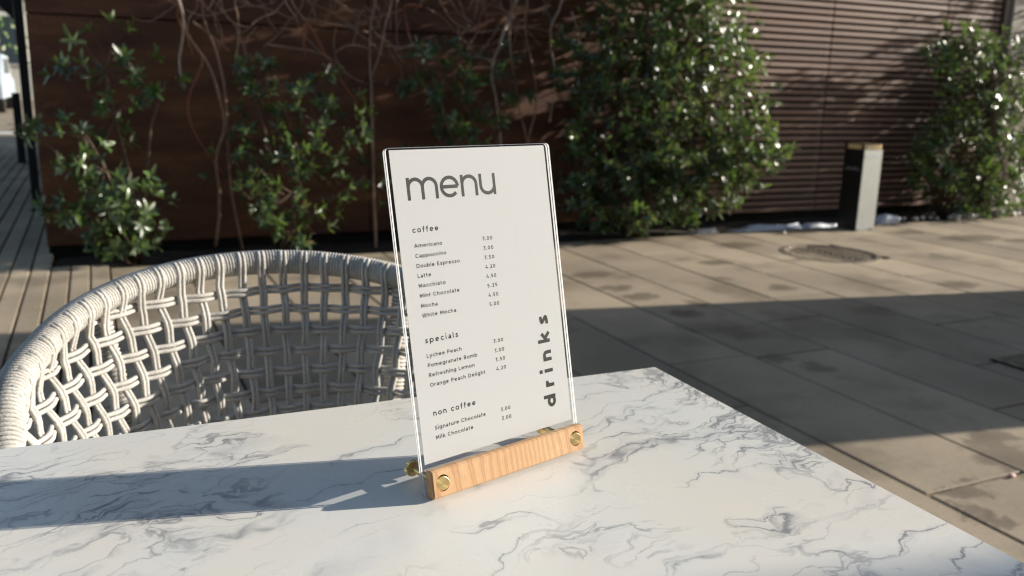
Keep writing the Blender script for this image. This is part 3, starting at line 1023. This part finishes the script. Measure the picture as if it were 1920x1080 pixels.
VN = [
 ('leftmost bare vine, crossing the brown wall above the first two shrubs', (0.62, 5.48, 0), [
   ([(405, 462), (412, 380), (405, 300), (420, 230), (395, 130), (350, 60), (336, -20)], .010, TWIG),
   ([(336, -15), (338, 48), (379, 108), (358, 168), (353, 212), (372, 262), (420, 330)], .009, TWIGR),
   ([(455, 470), (430, 330), (425, 200), (410, 110), (380, 30), (385, -30)], .008, TWIG),
   ([(440, 0), (448, 60), (438, 140)], .006, TWIG), ([(330, -10), (345, 40), (336, 110), (340, 160)], .008, TWIGP),
   ([(360, 40), (390, 62), (430, 95)], .006, TWIG), ([(300, -10), (380, 30), (470, 10), (560, 40)], .005, TWIG)]),
 ('middle bare vine, forked reddish stems above the dark green shrub', (1.62, 5.48, 0), [
   ([(705, 470), (700, 340), (697, 200), (693, 72), (707, -20)], .011, TWIG),
   ([(740, -20), (725, 40), (710, 110), (695, 165), (702, 300)], .008, TWIG),
   ([(574, 43), (591, 67), (613, 108), (637, 149), (668, 190)], .010, TWIGR),
   ([(610, -15), (645, 12), (671, 33), (668, 60), (661, 84)], .008, TWIG), ([(671, 33), (680, 20), (690, 26)], .006, TWIG),
   ([(500, 84), (560, 92), (608, 103), (645, 128)], .006, TWIG), ([(628, 98), (660, 84), (700, 96)], .006, TWIG),
   ([(722, 85), (760, 88), (810, 82)], .007, TWIG), ([(575, 40), (570, 70), (572, 105)], .006, TWIGR),
   ([(715, 120), (728, 140), (725, 158)], .007, TWIGR), ([(540, -10), (565, 30), (600, 40), (690, 60)], .005, TWIG)]),
 ('right bare vine, pale crooked stems just above and behind the menu', (2.42, 5.48, 0), [
   ([(975, -20), (969, 0), (958, 26), (945, 60), (936, 89), (925, 113), (922, 147), (932, 200), (940, 330), (930, 460)], .012, TWIGP),
   ([(790, 12), (762, 10), (760, 30), (776, 91), (812, 130), (855, 178), (875, 205), (896, 255), (905, 330)], .009, TWIGR),
   ([(1060, -20), (1048, 20), (1034, 48), (1033, 84), (1041, 144), (1030, 230)], .008, TWIGP),
   ([(1072, 22), (1080, 45), (1084, 70)], .007, TWIGP), ([(1101, 8), (1137, 1), (1168, 12), (1185, 26)], .007, TWIGP), ([(1168, 12), (1185, -10)], .006, TWIGP),
   ([(935, 50), (918, 75), (905, 92), (895, 105)], .006, TWIG), ([(960, -10), (955, 60), (962, 130), (975, 210), (1000, 300)], .007, TWIG),
   ([(740, 95), (790, 82), (825, 100)], .007, TWIGP), ([(858, 100), (890, 106), (925, 112)], .005, TWIGP),
   ([(990, -10), (985, 60), (1000, 130), (1005, 200), (990, 280), (1000, 420)], .007, TWIG),
   ([(820, -10), (850, 40), (900, 60), (990, 50), (1090, 80)], .005, TWIG)]),
]
for i, (lab, loc, sts) in enumerate(VN):
    t = thing('climbing_vine', lab, 'vine', loc, 'bare vines on the brown wall')
    for j, (pts, rad, mt) in enumerate(sts):
        P_, rr = poly(pts, 5.42, rad, .07, 4, i * 31 + j)
        mb = MB(); mb.tube(P_, rr, 6); mb.build('stem', mt, t, smooth=True)
    # thin tangled side shoots
    mb = MB(); r = random.Random(50 + i)
    xc = (430, 650, 900)[i]
    for k in range(44):
        x, y = xc + r.gauss(0, 80), r.uniform(-160, 60)
        pts = [(x, y)]
        a_ = r.uniform(0, 6.28)
        for q in range(4):
            a_ += r.uniform(-.7, .7); pts.append((pts[-1][0] + math.cos(a_) * 32, pts[-1][1] + math.sin(a_) * 32))
        P_, rr = poly(pts, 5.42, .0042, .08, 3, k + i * 100)
        mb.tube(P_, rr, 4, cap=False)
    tag(mb.build('side_shoots', TWIG, t, fix=False), kind='stuff')

# ------------------------------------------------------------------ table
TZ = 0.75
tc = atZ(1228.5, 687.7, TZ)
psi = R(-0.623)
tl_x, tl_y = 1.25, 0.76
tb = thing('cafe_table', 'rectangular marble topped cafe table under the menu', 'table', (tc.x - tl_x / 2, tc.y - tl_y / 2, 0))


def TT(p):       # table frame: x along the far edge (0 at its right corner), y towards the wall
    return Vector((tc.x + p.x * math.cos(psi) - p.y * math.sin(psi), tc.y + p.x * math.sin(psi) + p.y * math.cos(psi), p.z))


mb = MB(); mb.box(-tl_x, 0, -tl_y, 0, TZ - 0.012, TZ, ch=.0008, T=TT); mb.build('tabletop', MAR, tb)
mb = MB(); mb.box(-tl_x + .03, -.03, -tl_y + .03, -.03, TZ - 0.020, TZ - 0.0125, T=TT); mb.build('underframe', BLACK, tb)
for sx in (-tl_x + .28, -.28):
    mb = MB(); mb.box(sx - .03, sx + .03, -tl_y / 2 - .03, -tl_y / 2 + .03, .012, TZ - .0205, ch=.003, T=TT); mb.build('column', BLACK, tb)
    mb = MB(); mb.box(sx - .035, sx + .035, -tl_y + .08, -.08, .001, .0115, ch=.002, T=TT); mb.build('foot', BLACK, tb)

# ------------------------------------------------------------------ menu holder
phi, lean = 0.27472, 0.20138
BW, BH = 0.1438, 0.2316
B0 = Vector((0.18134, 0.50945, TZ))
eu = Vector((math.cos(phi), math.sin(phi), 0))
en = Vector((math.sin(phi), -math.cos(phi), 0))
ez = Vector((0, 0, 1))
ev = ez * math.cos(lean) - en * math.sin(lean)
eo = en * math.cos(lean) + ez * math.sin(lean)
B0 = B0 + ez * 0.0008


def BP(u, v, o=0.0): return B0 + eu * u + ev * v + eo * o


mh_ = thing('menu_holder', 'clear acrylic menu holder with wooden strip and brass screws on the table', 'menu holder', B0)


def boardobj(name, mb, mats, parent, smooth=False):
    """mesh given in board coordinates (u, v->z, -o->y); the object is turned to stand on the table"""
    me = bpy.data.meshes.new(name)
    me.from_pydata(mb.v, [], mb.f)
    if not isinstance(mats, (list, tuple)): mats = [mats]
    for m in mats: me.materials.append(m)
    if len(mats) > 1: me.polygons.foreach_set('material_index', mb.m)
    if smooth: me.polygons.foreach_set('use_smooth', [True] * len(mb.f))
    o = link_obj(name, me, parent)
    m4 = Matrix((eu, -eo, ev)).transposed().to_4x4()
    if parent is None: m4.translation = B0
    o.matrix_local = m4
    return o


def sheet(u0, u1, v0, v1, o0, o1, rad=.003, seg=5):
    """panel with rounded corners; faces 0 = broad faces, 1 = cut edges. o0 front, o1 back"""
    mb = MB(); pts = []
    for cx_, cz_, a0 in ((u1 - rad, v1 - rad, 0), (u0 + rad, v1 - rad, 90), (u0 + rad, v0 + rad, 180), (u1 - rad, v0 + rad, 270)):
        for k in range(seg + 1):
            a_ = R(a0 + 90 * k / seg); pts.append((cx_ + rad * math.cos(a_), cz_ + rad * math.sin(a_)))
    n = len(pts)
    mb.add([(u, -o0, v) for u, v in pts] + [(u, -o1, v) for u, v in pts], [tuple(range(n)), tuple(range(2 * n - 1, n - 1, -1))], 0)
    mb.f += [(i, i + n, (i + 1) % n + n, (i + 1) % n) for i in range(n)]; mb.m += [1] * n
    return mb


boardobj('front_panel', sheet(0, BW, 0, BH, 0, -.0016), [ACR, ACE], mh_)
boardobj('back_panel', sheet(0, BW, 0, BH, -.0023, -.0039), [ACR, ACE], mh_)

# wooden strip with counterbored screw holes
u0, u1, bl, bt = .0016, BW - .0016, .0187, .0077
SCR = [(.0100, .0092), (BW - .0108, .0094)]
bm = bmesh.new()
bmesh.ops.create_cube(bm, size=1)
for v in bm.verts:
    v.co = ((u0 + u1) / 2 + v.co.x * (u1 - u0), -(bt / 2 + .0002) + v.co.y * bt, bl / 2 + v.co.z * bl)
bmesh.ops.bevel(bm, geom=bm.edges[:], offset=.0009, segments=3, affect='EDGES')
me = bpy.data.meshes.new('wooden_strip'); bm.to_mesh(me); bm.free(); me.materials.append(BAR)
bar = link_obj('wooden_strip', me, mh_)
m4 = Matrix((eu, -eo, ev)).transposed().to_4x4(); bar.matrix_local = m4
cut = MB()
for (su, sv) in SCR:
    cut.disc((su, -bt - .002, sv), (0, 1, 0), [(.0057, 0), (.0057, .0042)], 40)
cme = bpy.data.meshes.new('cut'); cme.from_pydata(cut.v, [], cut.f)
bmx = bmesh.new(); bmx.from_mesh(cme); bmesh.ops.recalc_face_normals(bmx, faces=bmx.faces); bmx.to_mesh(cme); bmx.free()
cobj = link_obj('cut', cme, mh_); cobj.matrix_local = m4
md = bar.modifiers.new('holes', 'BOOLEAN'); md.operation = 'DIFFERENCE'; md.object = cobj; md.solver = 'EXACT'
dg = bpy.context.evaluated_depsgraph_get(); dg.update()
nm = bpy.data.meshes.new_from_object(bar.evaluated_get(dg))
bar.modifiers.clear(); bar.data = nm
if not nm.materials: nm.materials.append(BAR)
bpy.data.objects.remove(cobj)
for (su, sv) in SCR:
    mb = MB()
    mb.disc((0, 0, 0), (0, -1, 0), [(.0053, 0), (.0053, .0021), (.0050, .0024)], 48)
    sc_ = boardobj('screw_head', mb, BRSR, mh_)
    m5 = sc_.matrix_local.copy(); m5.translation = eu * su + ev * sv + eo * (bt - .0021); sc_.matrix_local = m5
    # horizontal rod and knurled knob at the back
    mb = MB(); a_ = BP(su, sv, -.0040); b_ = a_ - en * .0225
    mb.tube([a_ + en * .002, b_], .0021, 20)
    rod = mb.build('rod', BRS, mh_)
    mb = MB()
    n = 48
    ring = []
    side_u = eu; side_z = ez
    hh = [(0.0, .9), (.0004, 1.0), (.0036, 1.0), (.0040, .9)]
    v = []
    for h_, sc in hh:
        for k in range(n):
            an = 2 * math.pi * k / n; rr = (.0058 if k % 2 else .00545) * sc
            v.append(b_ - en * h_ + (side_u * math.cos(an) + side_z * math.sin(an)) * rr)
    f = [(i * n + k, i * n + (k + 1) % n, (i + 1) * n + (k + 1) % n, (i + 1) * n + k) for i in range(3) for k in range(n)]
    f += [tuple(range(n - 1, -1, -1)), tuple(3 * n + k for k in range(n))]
    mb.add(v, f)
    mb.build('knurled_knob', BRS, mh_)

# ------------------------------------------------------------------ printed card and its lettering
CU0, CV0, CWD, CHT = .0036, .0216, .1366, .2087
mc = thing('menu_card', 'white printed drinks menu card held upright between clear panels', 'menu', B0)
mb = MB()
mb.box(CU0, CU0 + CWD, .00180, .00210, CV0, CV0 + CHT)
boardobj('card_sheet', mb, PAPER, mc)


def arc(cx_, cy_, rx, ry, a0, a1, n=18):
    return [(cx_ + rx * math.cos(R(a0 + (a1 - a0) * k / n)), cy_ + ry * math.sin(R(a0 + (a1 - a0) * k / n))) for k in range(n + 1)]


def crom(p, sub=6):
    out = []
    for i in range(len(p) - 1):
        p0, p1, p2, p3 = p[max(i - 1, 0)], p[i], p[i + 1], p[min(i + 2, len(p) - 1)]
        for q in range(sub):
            t = q / sub
            out.append(tuple(.5 * (2 * b + (-a + c) * t + (2 * a - 5 * b + 4 * c - d) * t * t + (-a + 3 * b - 3 * c + d) * t ** 3) for a, b, c, d in zip(p0, p1, p2, p3)))
    return out + [p[-1]]


def glyph(ch, w_):
    """strokes (centre lines) and advance of a geometric sans serif; x-height 1, capitals 1.34, stroke w_"""
    h = w_ / 2; A = 1.42; C = 1.34

    def ar(n0, wd):       # arch of n, m, h
        return [(n0, .0)] if False else arc(n0 + (wd) / 2, .56, wd / 2, .44 - h, 180, 0)
    if ch == 'o': return [arc(.55, .5, .55 - h, .5 - h, 0, 360, 36)], 1.10
    if ch == 'c': return [arc(.55, .5, .55 - h, .5 - h, 42, 318, 30)], .96
    if ch == 'e': return [arc(.54, .5, .54 - h, .5 - h, 0, 318, 30), [(h, .5), (1.08 - h * .9, .5)]], 1.08
    if ch == 'a': return [[(.88 - h, 0), (.88 - h, .62)] , arc(.47, .62, .41 - h, .38 - h, 0, 148, 14), arc(.43, .29, .43 - h, .29 - h, 0, 360, 28), [(.43, .58 - h), (.88 - h, .58 - h)]], .88
    if ch == 'b': return [[(h, 0), (h, A)], arc(.60, .5, .55 - h, .5 - h, 0, 360, 32)], 1.15
    if ch == 'p': return [[(h, -.38), (h, 1)], arc(.60, .5, .55 - h, .5 - h, 0, 360, 32)], 1.15
    if ch == 'd': return [[(1.15 - h, 0), (1.15 - h, A)], arc(.55, .5, .55 - h, .5 - h, 0, 360, 32)], 1.15
    if ch == 'g': return [[(1.13 - h, 1), (1.13 - h, .02)], arc(.55, .52, .55 - h, .48 - h, 0, 360, 32), arc(.57, .02, .56 - h, .42 - h, 0, -145, 16)], 1.13
    if ch == 'n': return [[(h, 0), (h, 1)], ar(h, .98 - 2 * h), [(.98 - h, .56), (.98 - h, 0)]], .98
    if ch == 'h': return [[(h, 0), (h, A)], ar(h, .98 - 2 * h), [(.98 - h, .56), (.98 - h, 0)]], .98
    if ch == 'm':
        wd = .84 - h
        return [[(h, 0), (h, 1)], ar(h, wd), [(h + wd, .56), (h + wd, 0)], ar(h + wd, wd), [(h + 2 * wd, .56), (h + 2 * wd, 0)]], 2 * h + 2 * wd
    if ch == 'u': return [[(.98 - h, 0), (.98 - h, 1)], arc(.49, .44, .49 - h, .44 - h, 180, 360), [(h, .44), (h, 1)]], .98
    if ch == 'i': return [[(h, 0), (h, 1)], [(h, 1.24), (h, 1.24 + w_ * 1.15)]], w_
    if ch == 'l': return [[(h, 0), (h, A)]], w_
    if ch == 'k': return [[(h, 0), (h, A)], [(h, .33), (.86, 1.0 - h * .3)], [(.36, .60), (.93, 0 + h * .3)]], .95
    if ch == 'r': return [[(h, 0), (h, 1)], arc(.60, .52, .60 - h, .48 - h, 180, 92, 10)], .62
    if ch == 's': return [crom([(.78 - .02, .86), (.45, 1 - h), (.06 + h, .74), (.42, .52), (.84 - h, .27), (.44, h), (.03, .15)])], .84
    if ch == 't': return [[(.25, 1.30), (.25, .32)], arc(.25 + .24, .32, .24, .32 - h, 180, 285, 10), [(0, 1 - h), (.62, 1 - h)]], .64
    if ch == 'f': return [[(.26, 0), (.26, 1.12)], arc(.26 + .25, 1.12, .25, .31 - h, 180, 78, 10), [(0, 1 - h), (.60, 1 - h)]], .60
    if ch == 'y': return [[(.06, 1), (.50, .03)], [(.94, 1), (.50, .03), (.38, -.25), (.05, -.35)]], .98
    if ch == 'A': return [[(.04, 0), (.68, C)], [(1.32, 0), (.68, C)], [(.28, .40), (1.08, .40)]], 1.36
    if ch == 'C': return [arc(.68, C / 2, .68 - h, C / 2 - h, 45, 315, 30)], 1.22
    if ch == 'D': return [[(h, 0), (h, C)], [(h, C - h), (.55, C - h)] + arc(.58, C / 2, .66 - h, C / 2 - h, 90, -90, 20) + [(h, h)]], 1.26
    if ch == 'E': return [[(h, 0), (h, C)], [(h, C - h), (.90, C - h)], [(h, C / 2), (.82, C / 2)], [(h, h), (.93, h)]], .94
    if ch == 'L': return [[(h, 0), (h, C)], [(h, h), (.85, h)]], .86
    if ch == 'M': return [[(h, 0), (h, C)], [(h, C - h * .6), (.68, .36), (1.36 - h, C - h * .6)], [(1.36 - h, 0), (1.36 - h, C)]], 1.36
    if ch == 'W': return [[(.05, C), (.52, .04), (.96, C - .06), (1.40, .04), (1.87, C)]], 1.92
    if ch == 'P': return [[(h, 0), (h, C)], [(h, C - h), (.55, C - h)] + arc(.60, .90, .43 - h, .44 - h, 90, -90, 16) + [(h, .46 + h)]], 1.03
    if ch == 'R': return [[(h, 0), (h, C)], [(h, C - h), (.55, C - h)] + arc(.60, .90, .43 - h, .44 - h, 90, -90, 16) + [(h, .46 + h)], [(.62, .50), (1.0, 0)]], 1.06
    if ch == 'B': return [[(h, 0), (h, C)], [(h, C - h), (.60, C - h)] + arc(.63, 1.0, .38 - h, .34 - h, 90, -90, 14) + [(h, .66 + h * .3)], [(.60, .68)] + arc(.66, .34, .42 - h, .35 - h, 90, -90, 14) + [(h, h)]], 1.08
    if ch == 'O': return [arc(.74, C / 2, .74 - h, C / 2 - h, 0, 360, 36)], 1.48
    if ch == 'S': return [crom([(.92, C * .87), (.52, C - h), (.08 + h, C * .76), (.50, C * .52), (.98 - h, C * .26), (.50, h), (.04, C * .14)])], 1.0
    if ch == '0': return [arc(.52, C / 2, .52 - h, C / 2 - h, 0, 360, 32)], 1.04
    if ch == '2': return [crom([(.06, C * .80), (.42, C - h), (.82 - h, C * .72), (.60, C * .42), (.08, h)]), [(.05, h), (.90, h)]], .92
    if ch == '3': return [[(.08, C - h), (.80, C - h), (.40, C * .60)], arc(.42, .42, .44 - h, .42 - h, 95, -150, 20)], .90
    if ch == '4': return [[(.62, C), (.06, .38), (1.02, .38)], [(.74, .62), (.74, 0)]], 1.05
    if ch == '5': return [[(.80, C - h), (.20, C - h), (.13, C * .58)] + arc(.42, .43, .46 - h, .42 - h, 110, -150, 20)], .92
    if ch == '.': return [[(h, -.01), (h, w_ * 1.15)]], w_ * 1.2
    return [], .45


def ribbon(mb, pts, w_, put):
    clean = [pts[0]]
    for p in pts[1:]:
        if math.hypot(p[0] - clean[-1][0], p[1] - clean[-1][1]) > 1e-4: clean.append(p)
    pts = clean; n = len(pts)
    closed = n > 8 and math.hypot(pts[0][0] - pts[-1][0], pts[0][1] - pts[-1][1]) < 1e-3
    if closed: pts = pts[:-1]; n -= 1
    V = []
    for i in range(n):
        if closed: a_, b_ = pts[i - 1], pts[(i + 1) % n]
        else: a_, b_ = pts[max(i - 1, 0)], pts[min(i + 1, n - 1)]
        if not closed and 0 < i < n - 1:
            d1 = Vector((pts[i][0] - pts[i - 1][0], pts[i][1] - pts[i - 1][1])).normalized()
            d2 = Vector((pts[i + 1][0] - pts[i][0], pts[i + 1][1] - pts[i][1])).normalized()
            t = (d1 + d2)
            if t.length < .2: t = d2
            t.normalize(); k = 1 / max(.35, t.dot(d2))
        else:
            t = Vector((b_[0] - a_[0], b_[1] - a_[1])).normalized(); k = 1
        nx_, ny_ = -t.y * w_ / 2 * k, t.x * w_ / 2 * k
        V += [put(pts[i][0] + nx_, pts[i][1] + ny_), put(pts[i][0] - nx_, pts[i][1] - ny_)]
    F = [(2 * i, 2 * i + 1, 2 * ((i + 1) % n) + 1, 2 * ((i + 1) % n)) for i in range(n if closed else n - 1)]
    mb.add(V, F)


MM = .001


def text(name, s, x0, x1, y, xh, stroke, rot=False, sx=1.0):
    """x0..x1 extent in mm on the card, baseline y mm; rot: reads upwards, baseline at u = y"""
    w_ = stroke / xh
    gl = [glyph(c, w_) for c in s]
    nat = sum(g_[1] for g_ in gl) * xh * sx
    gaps = len(s) - 1
    tr_ = (x1 - x0 - nat) / gaps
    mb = MB(); x = x0
    for k, (st, adv) in enumerate(gl):
        for j, pts in enumerate(st):
            eps = 1.75e-3 - j * 2.2e-6 - (k % 2) * 1e-6
            if rot: put = lambda a_, b_, X=x, e=eps: (CU0 + (y - b_ * xh) * MM, e, CV0 + (X + a_ * xh * sx) * MM)
            else: put = lambda a_, b_, X=x, e=eps: (CU0 + (X + a_ * xh * sx) * MM, e, CV0 + (y + b_ * xh) * MM)
            ribbon(mb, pts, w_, put)
        x += adv * xh * sx + tr_
    return boardobj(name, mb, INK, mc)


def lab_text(*a_, **k):
    return text(*a_, **k)


lab_text('title', 'menu', 10.6, 86.2, 175.3, 15.0, 2.45)
for s, x0, x1, y in (('coffee', 11.2, 32.4, 153.9), ('specials', 11.3, 38.9, 80.0), ('non coffee', 11.3, 47.4, 30.6)):
    lab_text('heading', s, x0, x1, y, 2.8, .72)
for s, x1, y in (('Americano', 34.1, 144.0), ('Cappuccino', 36.6, 137.2), ('Double Espresso', 47.2, 130.5), ('Latte', 22.2, 123.9), ('Macchiato', 33.3, 117.3),
                 ('Mint Chocolate', 44.3, 110.6), ('Mocha', 24.7, 103.8), ('White Mocha', 39.5, 97.3), ('Lychee Peach', 40.5, 70.2), ('Pomegranate Bomb', 53.4, 63.7),
                 ('Refreshing Lemon', 50.1, 57.1), ('Orange Peach Delight', 58.7, 50.5), ('Signature Chocolate', 55.1, 21.2), ('Milk Chocolate', 43.1, 14.6)):
    lab_text('item_name', s, 11.3, x1, y, 1.98, .49)
for s, y in (('3.00', 143.5), ('3.00', 136.8), ('3.50', 130.1), ('4.20', 123.5), ('4.50', 116.8), ('5.25', 110.1), ('4.50', 103.4), ('5.00', 96.8),
             ('3.00', 70.4), ('3.00', 63.6), ('3.50', 57.1), ('4.20', 50.6), ('3.00', 21.0), ('3.00', 14.6)):
    lab_text('price', s, 69.1, 78.0, y, 1.98, .49)
lab_text('side_title', 'drinks', 14.0, 83.0, 122.6, 8.3, 2.7, rot=True, sx=.98)

# ------------------------------------------------------------------ rope chair
CX, CY = 0.185, 0.916
CRX, CRY = 0.2665, 0.2825
PH0 = R(-2)
ch = thing('rope_chair', 'pale woven rope tub chair with rounded back facing the table', 'chair', (CX, CY, 0))


def rim_h(p):
    q = abs(p - PH0)
    h_ = 0.7772 - 0.0607 * (1 - math.cos(min(q, R(100))))
    h_ -= 0.155 * max(0, (math.degrees(q) - 80) / 50) ** 2
    return h_


def shell(p, z, off=0.0):
    """point of the woven shell at angle p (0 = back, positive = right) and height z; off = outward"""
    d = max(0.0, rim_h(p) - z)
    inn = 0.40 * d - 0.42 * d * d
    fl = .024 * max(0.0, (math.degrees(-p) - 72) / 40)
    rx, ry = CRX - inn + off + fl, CRY - inn * 1.05 + off
    return Vector((CX + rx * math.sin(p), CY + ry * math.cos(p), z))


def rim_pt(p, ang=0.0, rad=0.0):
    c = shell(p, rim_h(p))
    out = Vector((math.sin(p), math.cos(p), 0))
    return c + out * rad * math.cos(ang) + ez * rad * math.sin(ang)


PMAX = R(132)
RR = 0.0122
ZB = 0.44
n = 120
core = MB()
core.tube([rim_pt(-PMAX + 2 * PMAX * i / n) for i in range(n + 1)], RR, 10)
core.build('rim_tube', simple('frame_dark', (0.16, .15, .14), .6), ch, smooth=True)


def helix(mb, centre, frame, rad, turns, rope, seg=14, rs=5):
    N_ = int(turns * seg)
    pts = []
    for i in range(N_ + 1):
        t = i / N_
        c = centre(t); a_, b_ = frame(t)
        an = 2 * math.pi * i / seg
        pts.append(c + (a_ * math.cos(an) + b_ * math.sin(an)) * rad)
    mb.tube(pts, rope, rs)


# arc length of the rim
Lr = sum((rim_pt(-PMAX + 2 * PMAX * (i + 1) / 200) - rim_pt(-PMAX + 2 * PMAX * i / 200)).length for i in range(200))
mb = MB()


def rc(t): return rim_pt(-PMAX + 2 * PMAX * t)


def rf(t):
    p = -PMAX + 2 * PMAX * t
    out = Vector((math.sin(p), math.cos(p), 0))
    tg = (rim_pt(p + .01) - rim_pt(p - .01)).normalized()
    b_ = tg.cross(out).normalized(); a_ = b_.cross(tg)
    return a_, b_


helix(mb, rc, rf, RR + .0022, Lr / .0046, .00245)
mb.build('rim_wrap', ROPE, ch, smooth=True)

# wrapped uprights, running on as legs
for p in (R(-46), R(42), R(-118), R(104)):
    top = shell(p, rim_h(p) - .012, .014); bot = shell(p, ZB, .016)
    out = Vector((math.sin(p), math.cos(p), 0))
    mb = MB(); mb.tube([top, (top + bot) / 2 + out * .004, bot], .010, 10); mb.build('upright', bpy.data.materials['frame_dark'], ch, smooth=True)
    mb = MB()
    def cfun(t): return top.lerp(bot, t)
    ax = (bot - top).normalized(); a0 = ax.orthogonal().normalized(); b0 = ax.cross(a0)
    helix(mb, cfun, lambda t: (a0, b0), .012, (bot - top).length / .0053, .0026, seg=10)
    mb.build('upright_wrap', ROPE, ch, smooth=True)
    ft = bot + out * .05; ft.z = 0.002
    mb = MB(); mb.tube([bot + ez * .01, bot.lerp(ft, .5), ft], [.012, .011, .009], 12); mb.build('leg', bpy.data.materials['frame_dark'], ch, smooth=True)

# weave: pairs of ropes standing and lying, over and under
DP = R(6.15)
RW = 0.0256
cols = [-R(128) + DP * k for k in range(int(R(256) / DP) + 1)]
rows = [0.7755 - .034 - RW * j for j in range(12)]
AMP = .0029; RP = .0028; GAP = .0029


def off_at(ci, z):
    """radial offset of standing strand ci at height z: alternates row by row"""
    k = (rows[0] - z) / RW
    return AMP * math.cos(math.pi * (k + ci))


for ci, p in enumerate(cols):
    mb = MB()
    h_ = rim_h(p)
    jit = rng.uniform(-.5, .5) * R(.5)
    for s in (-1, 1):
        pts = []
        # loop over the rim: outside, top, inside
        rr = RR + .0034
        dp = s * GAP / CRX
        for an in (98, 112, 135, 160, 185, 205):
            tip = rim_pt(p + dp + jit, R(an), rr - (.0045 if an == 98 else 0))
            pts.append(tip)
        z = h_ - .026
        while z > ZB:
            pts.append(shell(p + dp + jit + (R(.15) * math.sin(z * 90 + ci * 2)), z, off_at(ci, z)))
            z -= RW / 3
        pts.append(shell(p + dp, ZB, 0))
        mb.tube(pts, RP, 6)
    mb.build('standing_rope', ROPE, ch, smooth=True)
for ri, z0 in enumerate(rows):
    if z0 < ZB + .01: break
    # angular reach where this row lies under the rim
    ps = [q for q in [-PMAX + i * R(.75) for i in range(int(2 * PMAX / R(.75)) + 1)] if rim_h(q) - .012 > z0]
    if len(ps) < 4: continue
    mb = MB()
    for s in (-1, 1):
        pts = []
        for q in ps:
            k = (q - cols[0]) / DP
            o_ = -AMP * math.cos(math.pi * (k + ri))
            pts.append(shell(q, z0 + s * GAP + .0012 * math.sin(q * 7 + ri), o_))
        mb.tube(pts, RP, 6)
    mb.build('lying_rope', ROPE, ch, smooth=True)

# seat ring and cushion
mb = MB()
mb.tube([shell(q, ZB, 0) for q in [2 * math.pi * k / 60 for k in range(60)]], .011, 8, closed=True)
mb.build('seat_ring', bpy.data.materials['frame_dark'], ch, smooth=True)
prof = [(.0, .395), (.13, .398), (.152, .41), (.158, .43), (.152, .45), (.13, .462), (.0, .466)]
mb = MB()
nn = 48
v = []
for r_, z_ in prof[1:-1]:
    for k in range(nn):
        a_ = 2 * math.pi * k / nn
        v.append((CX + r_ * math.cos(a_), CY + r_ * 1.08 * math.sin(a_), z_))
v += [(CX, CY, prof[0][1]), (CX, CY, prof[-1][1])]
f = [(i * nn + k, i * nn + (k + 1) % nn, (i + 1) * nn + (k + 1) % nn, (i + 1) * nn + k) for i in range(4) for k in range(nn)]
f += [(k, len(v) - 2, (k + 1) % nn) for k in range(nn)] + [(4 * nn + k, 4 * nn + (k + 1) % nn, len(v) - 1) for k in range(nn)]
mb.add(v, f)
mb.build('seat_cushion', CUSH, ch, smooth=True)
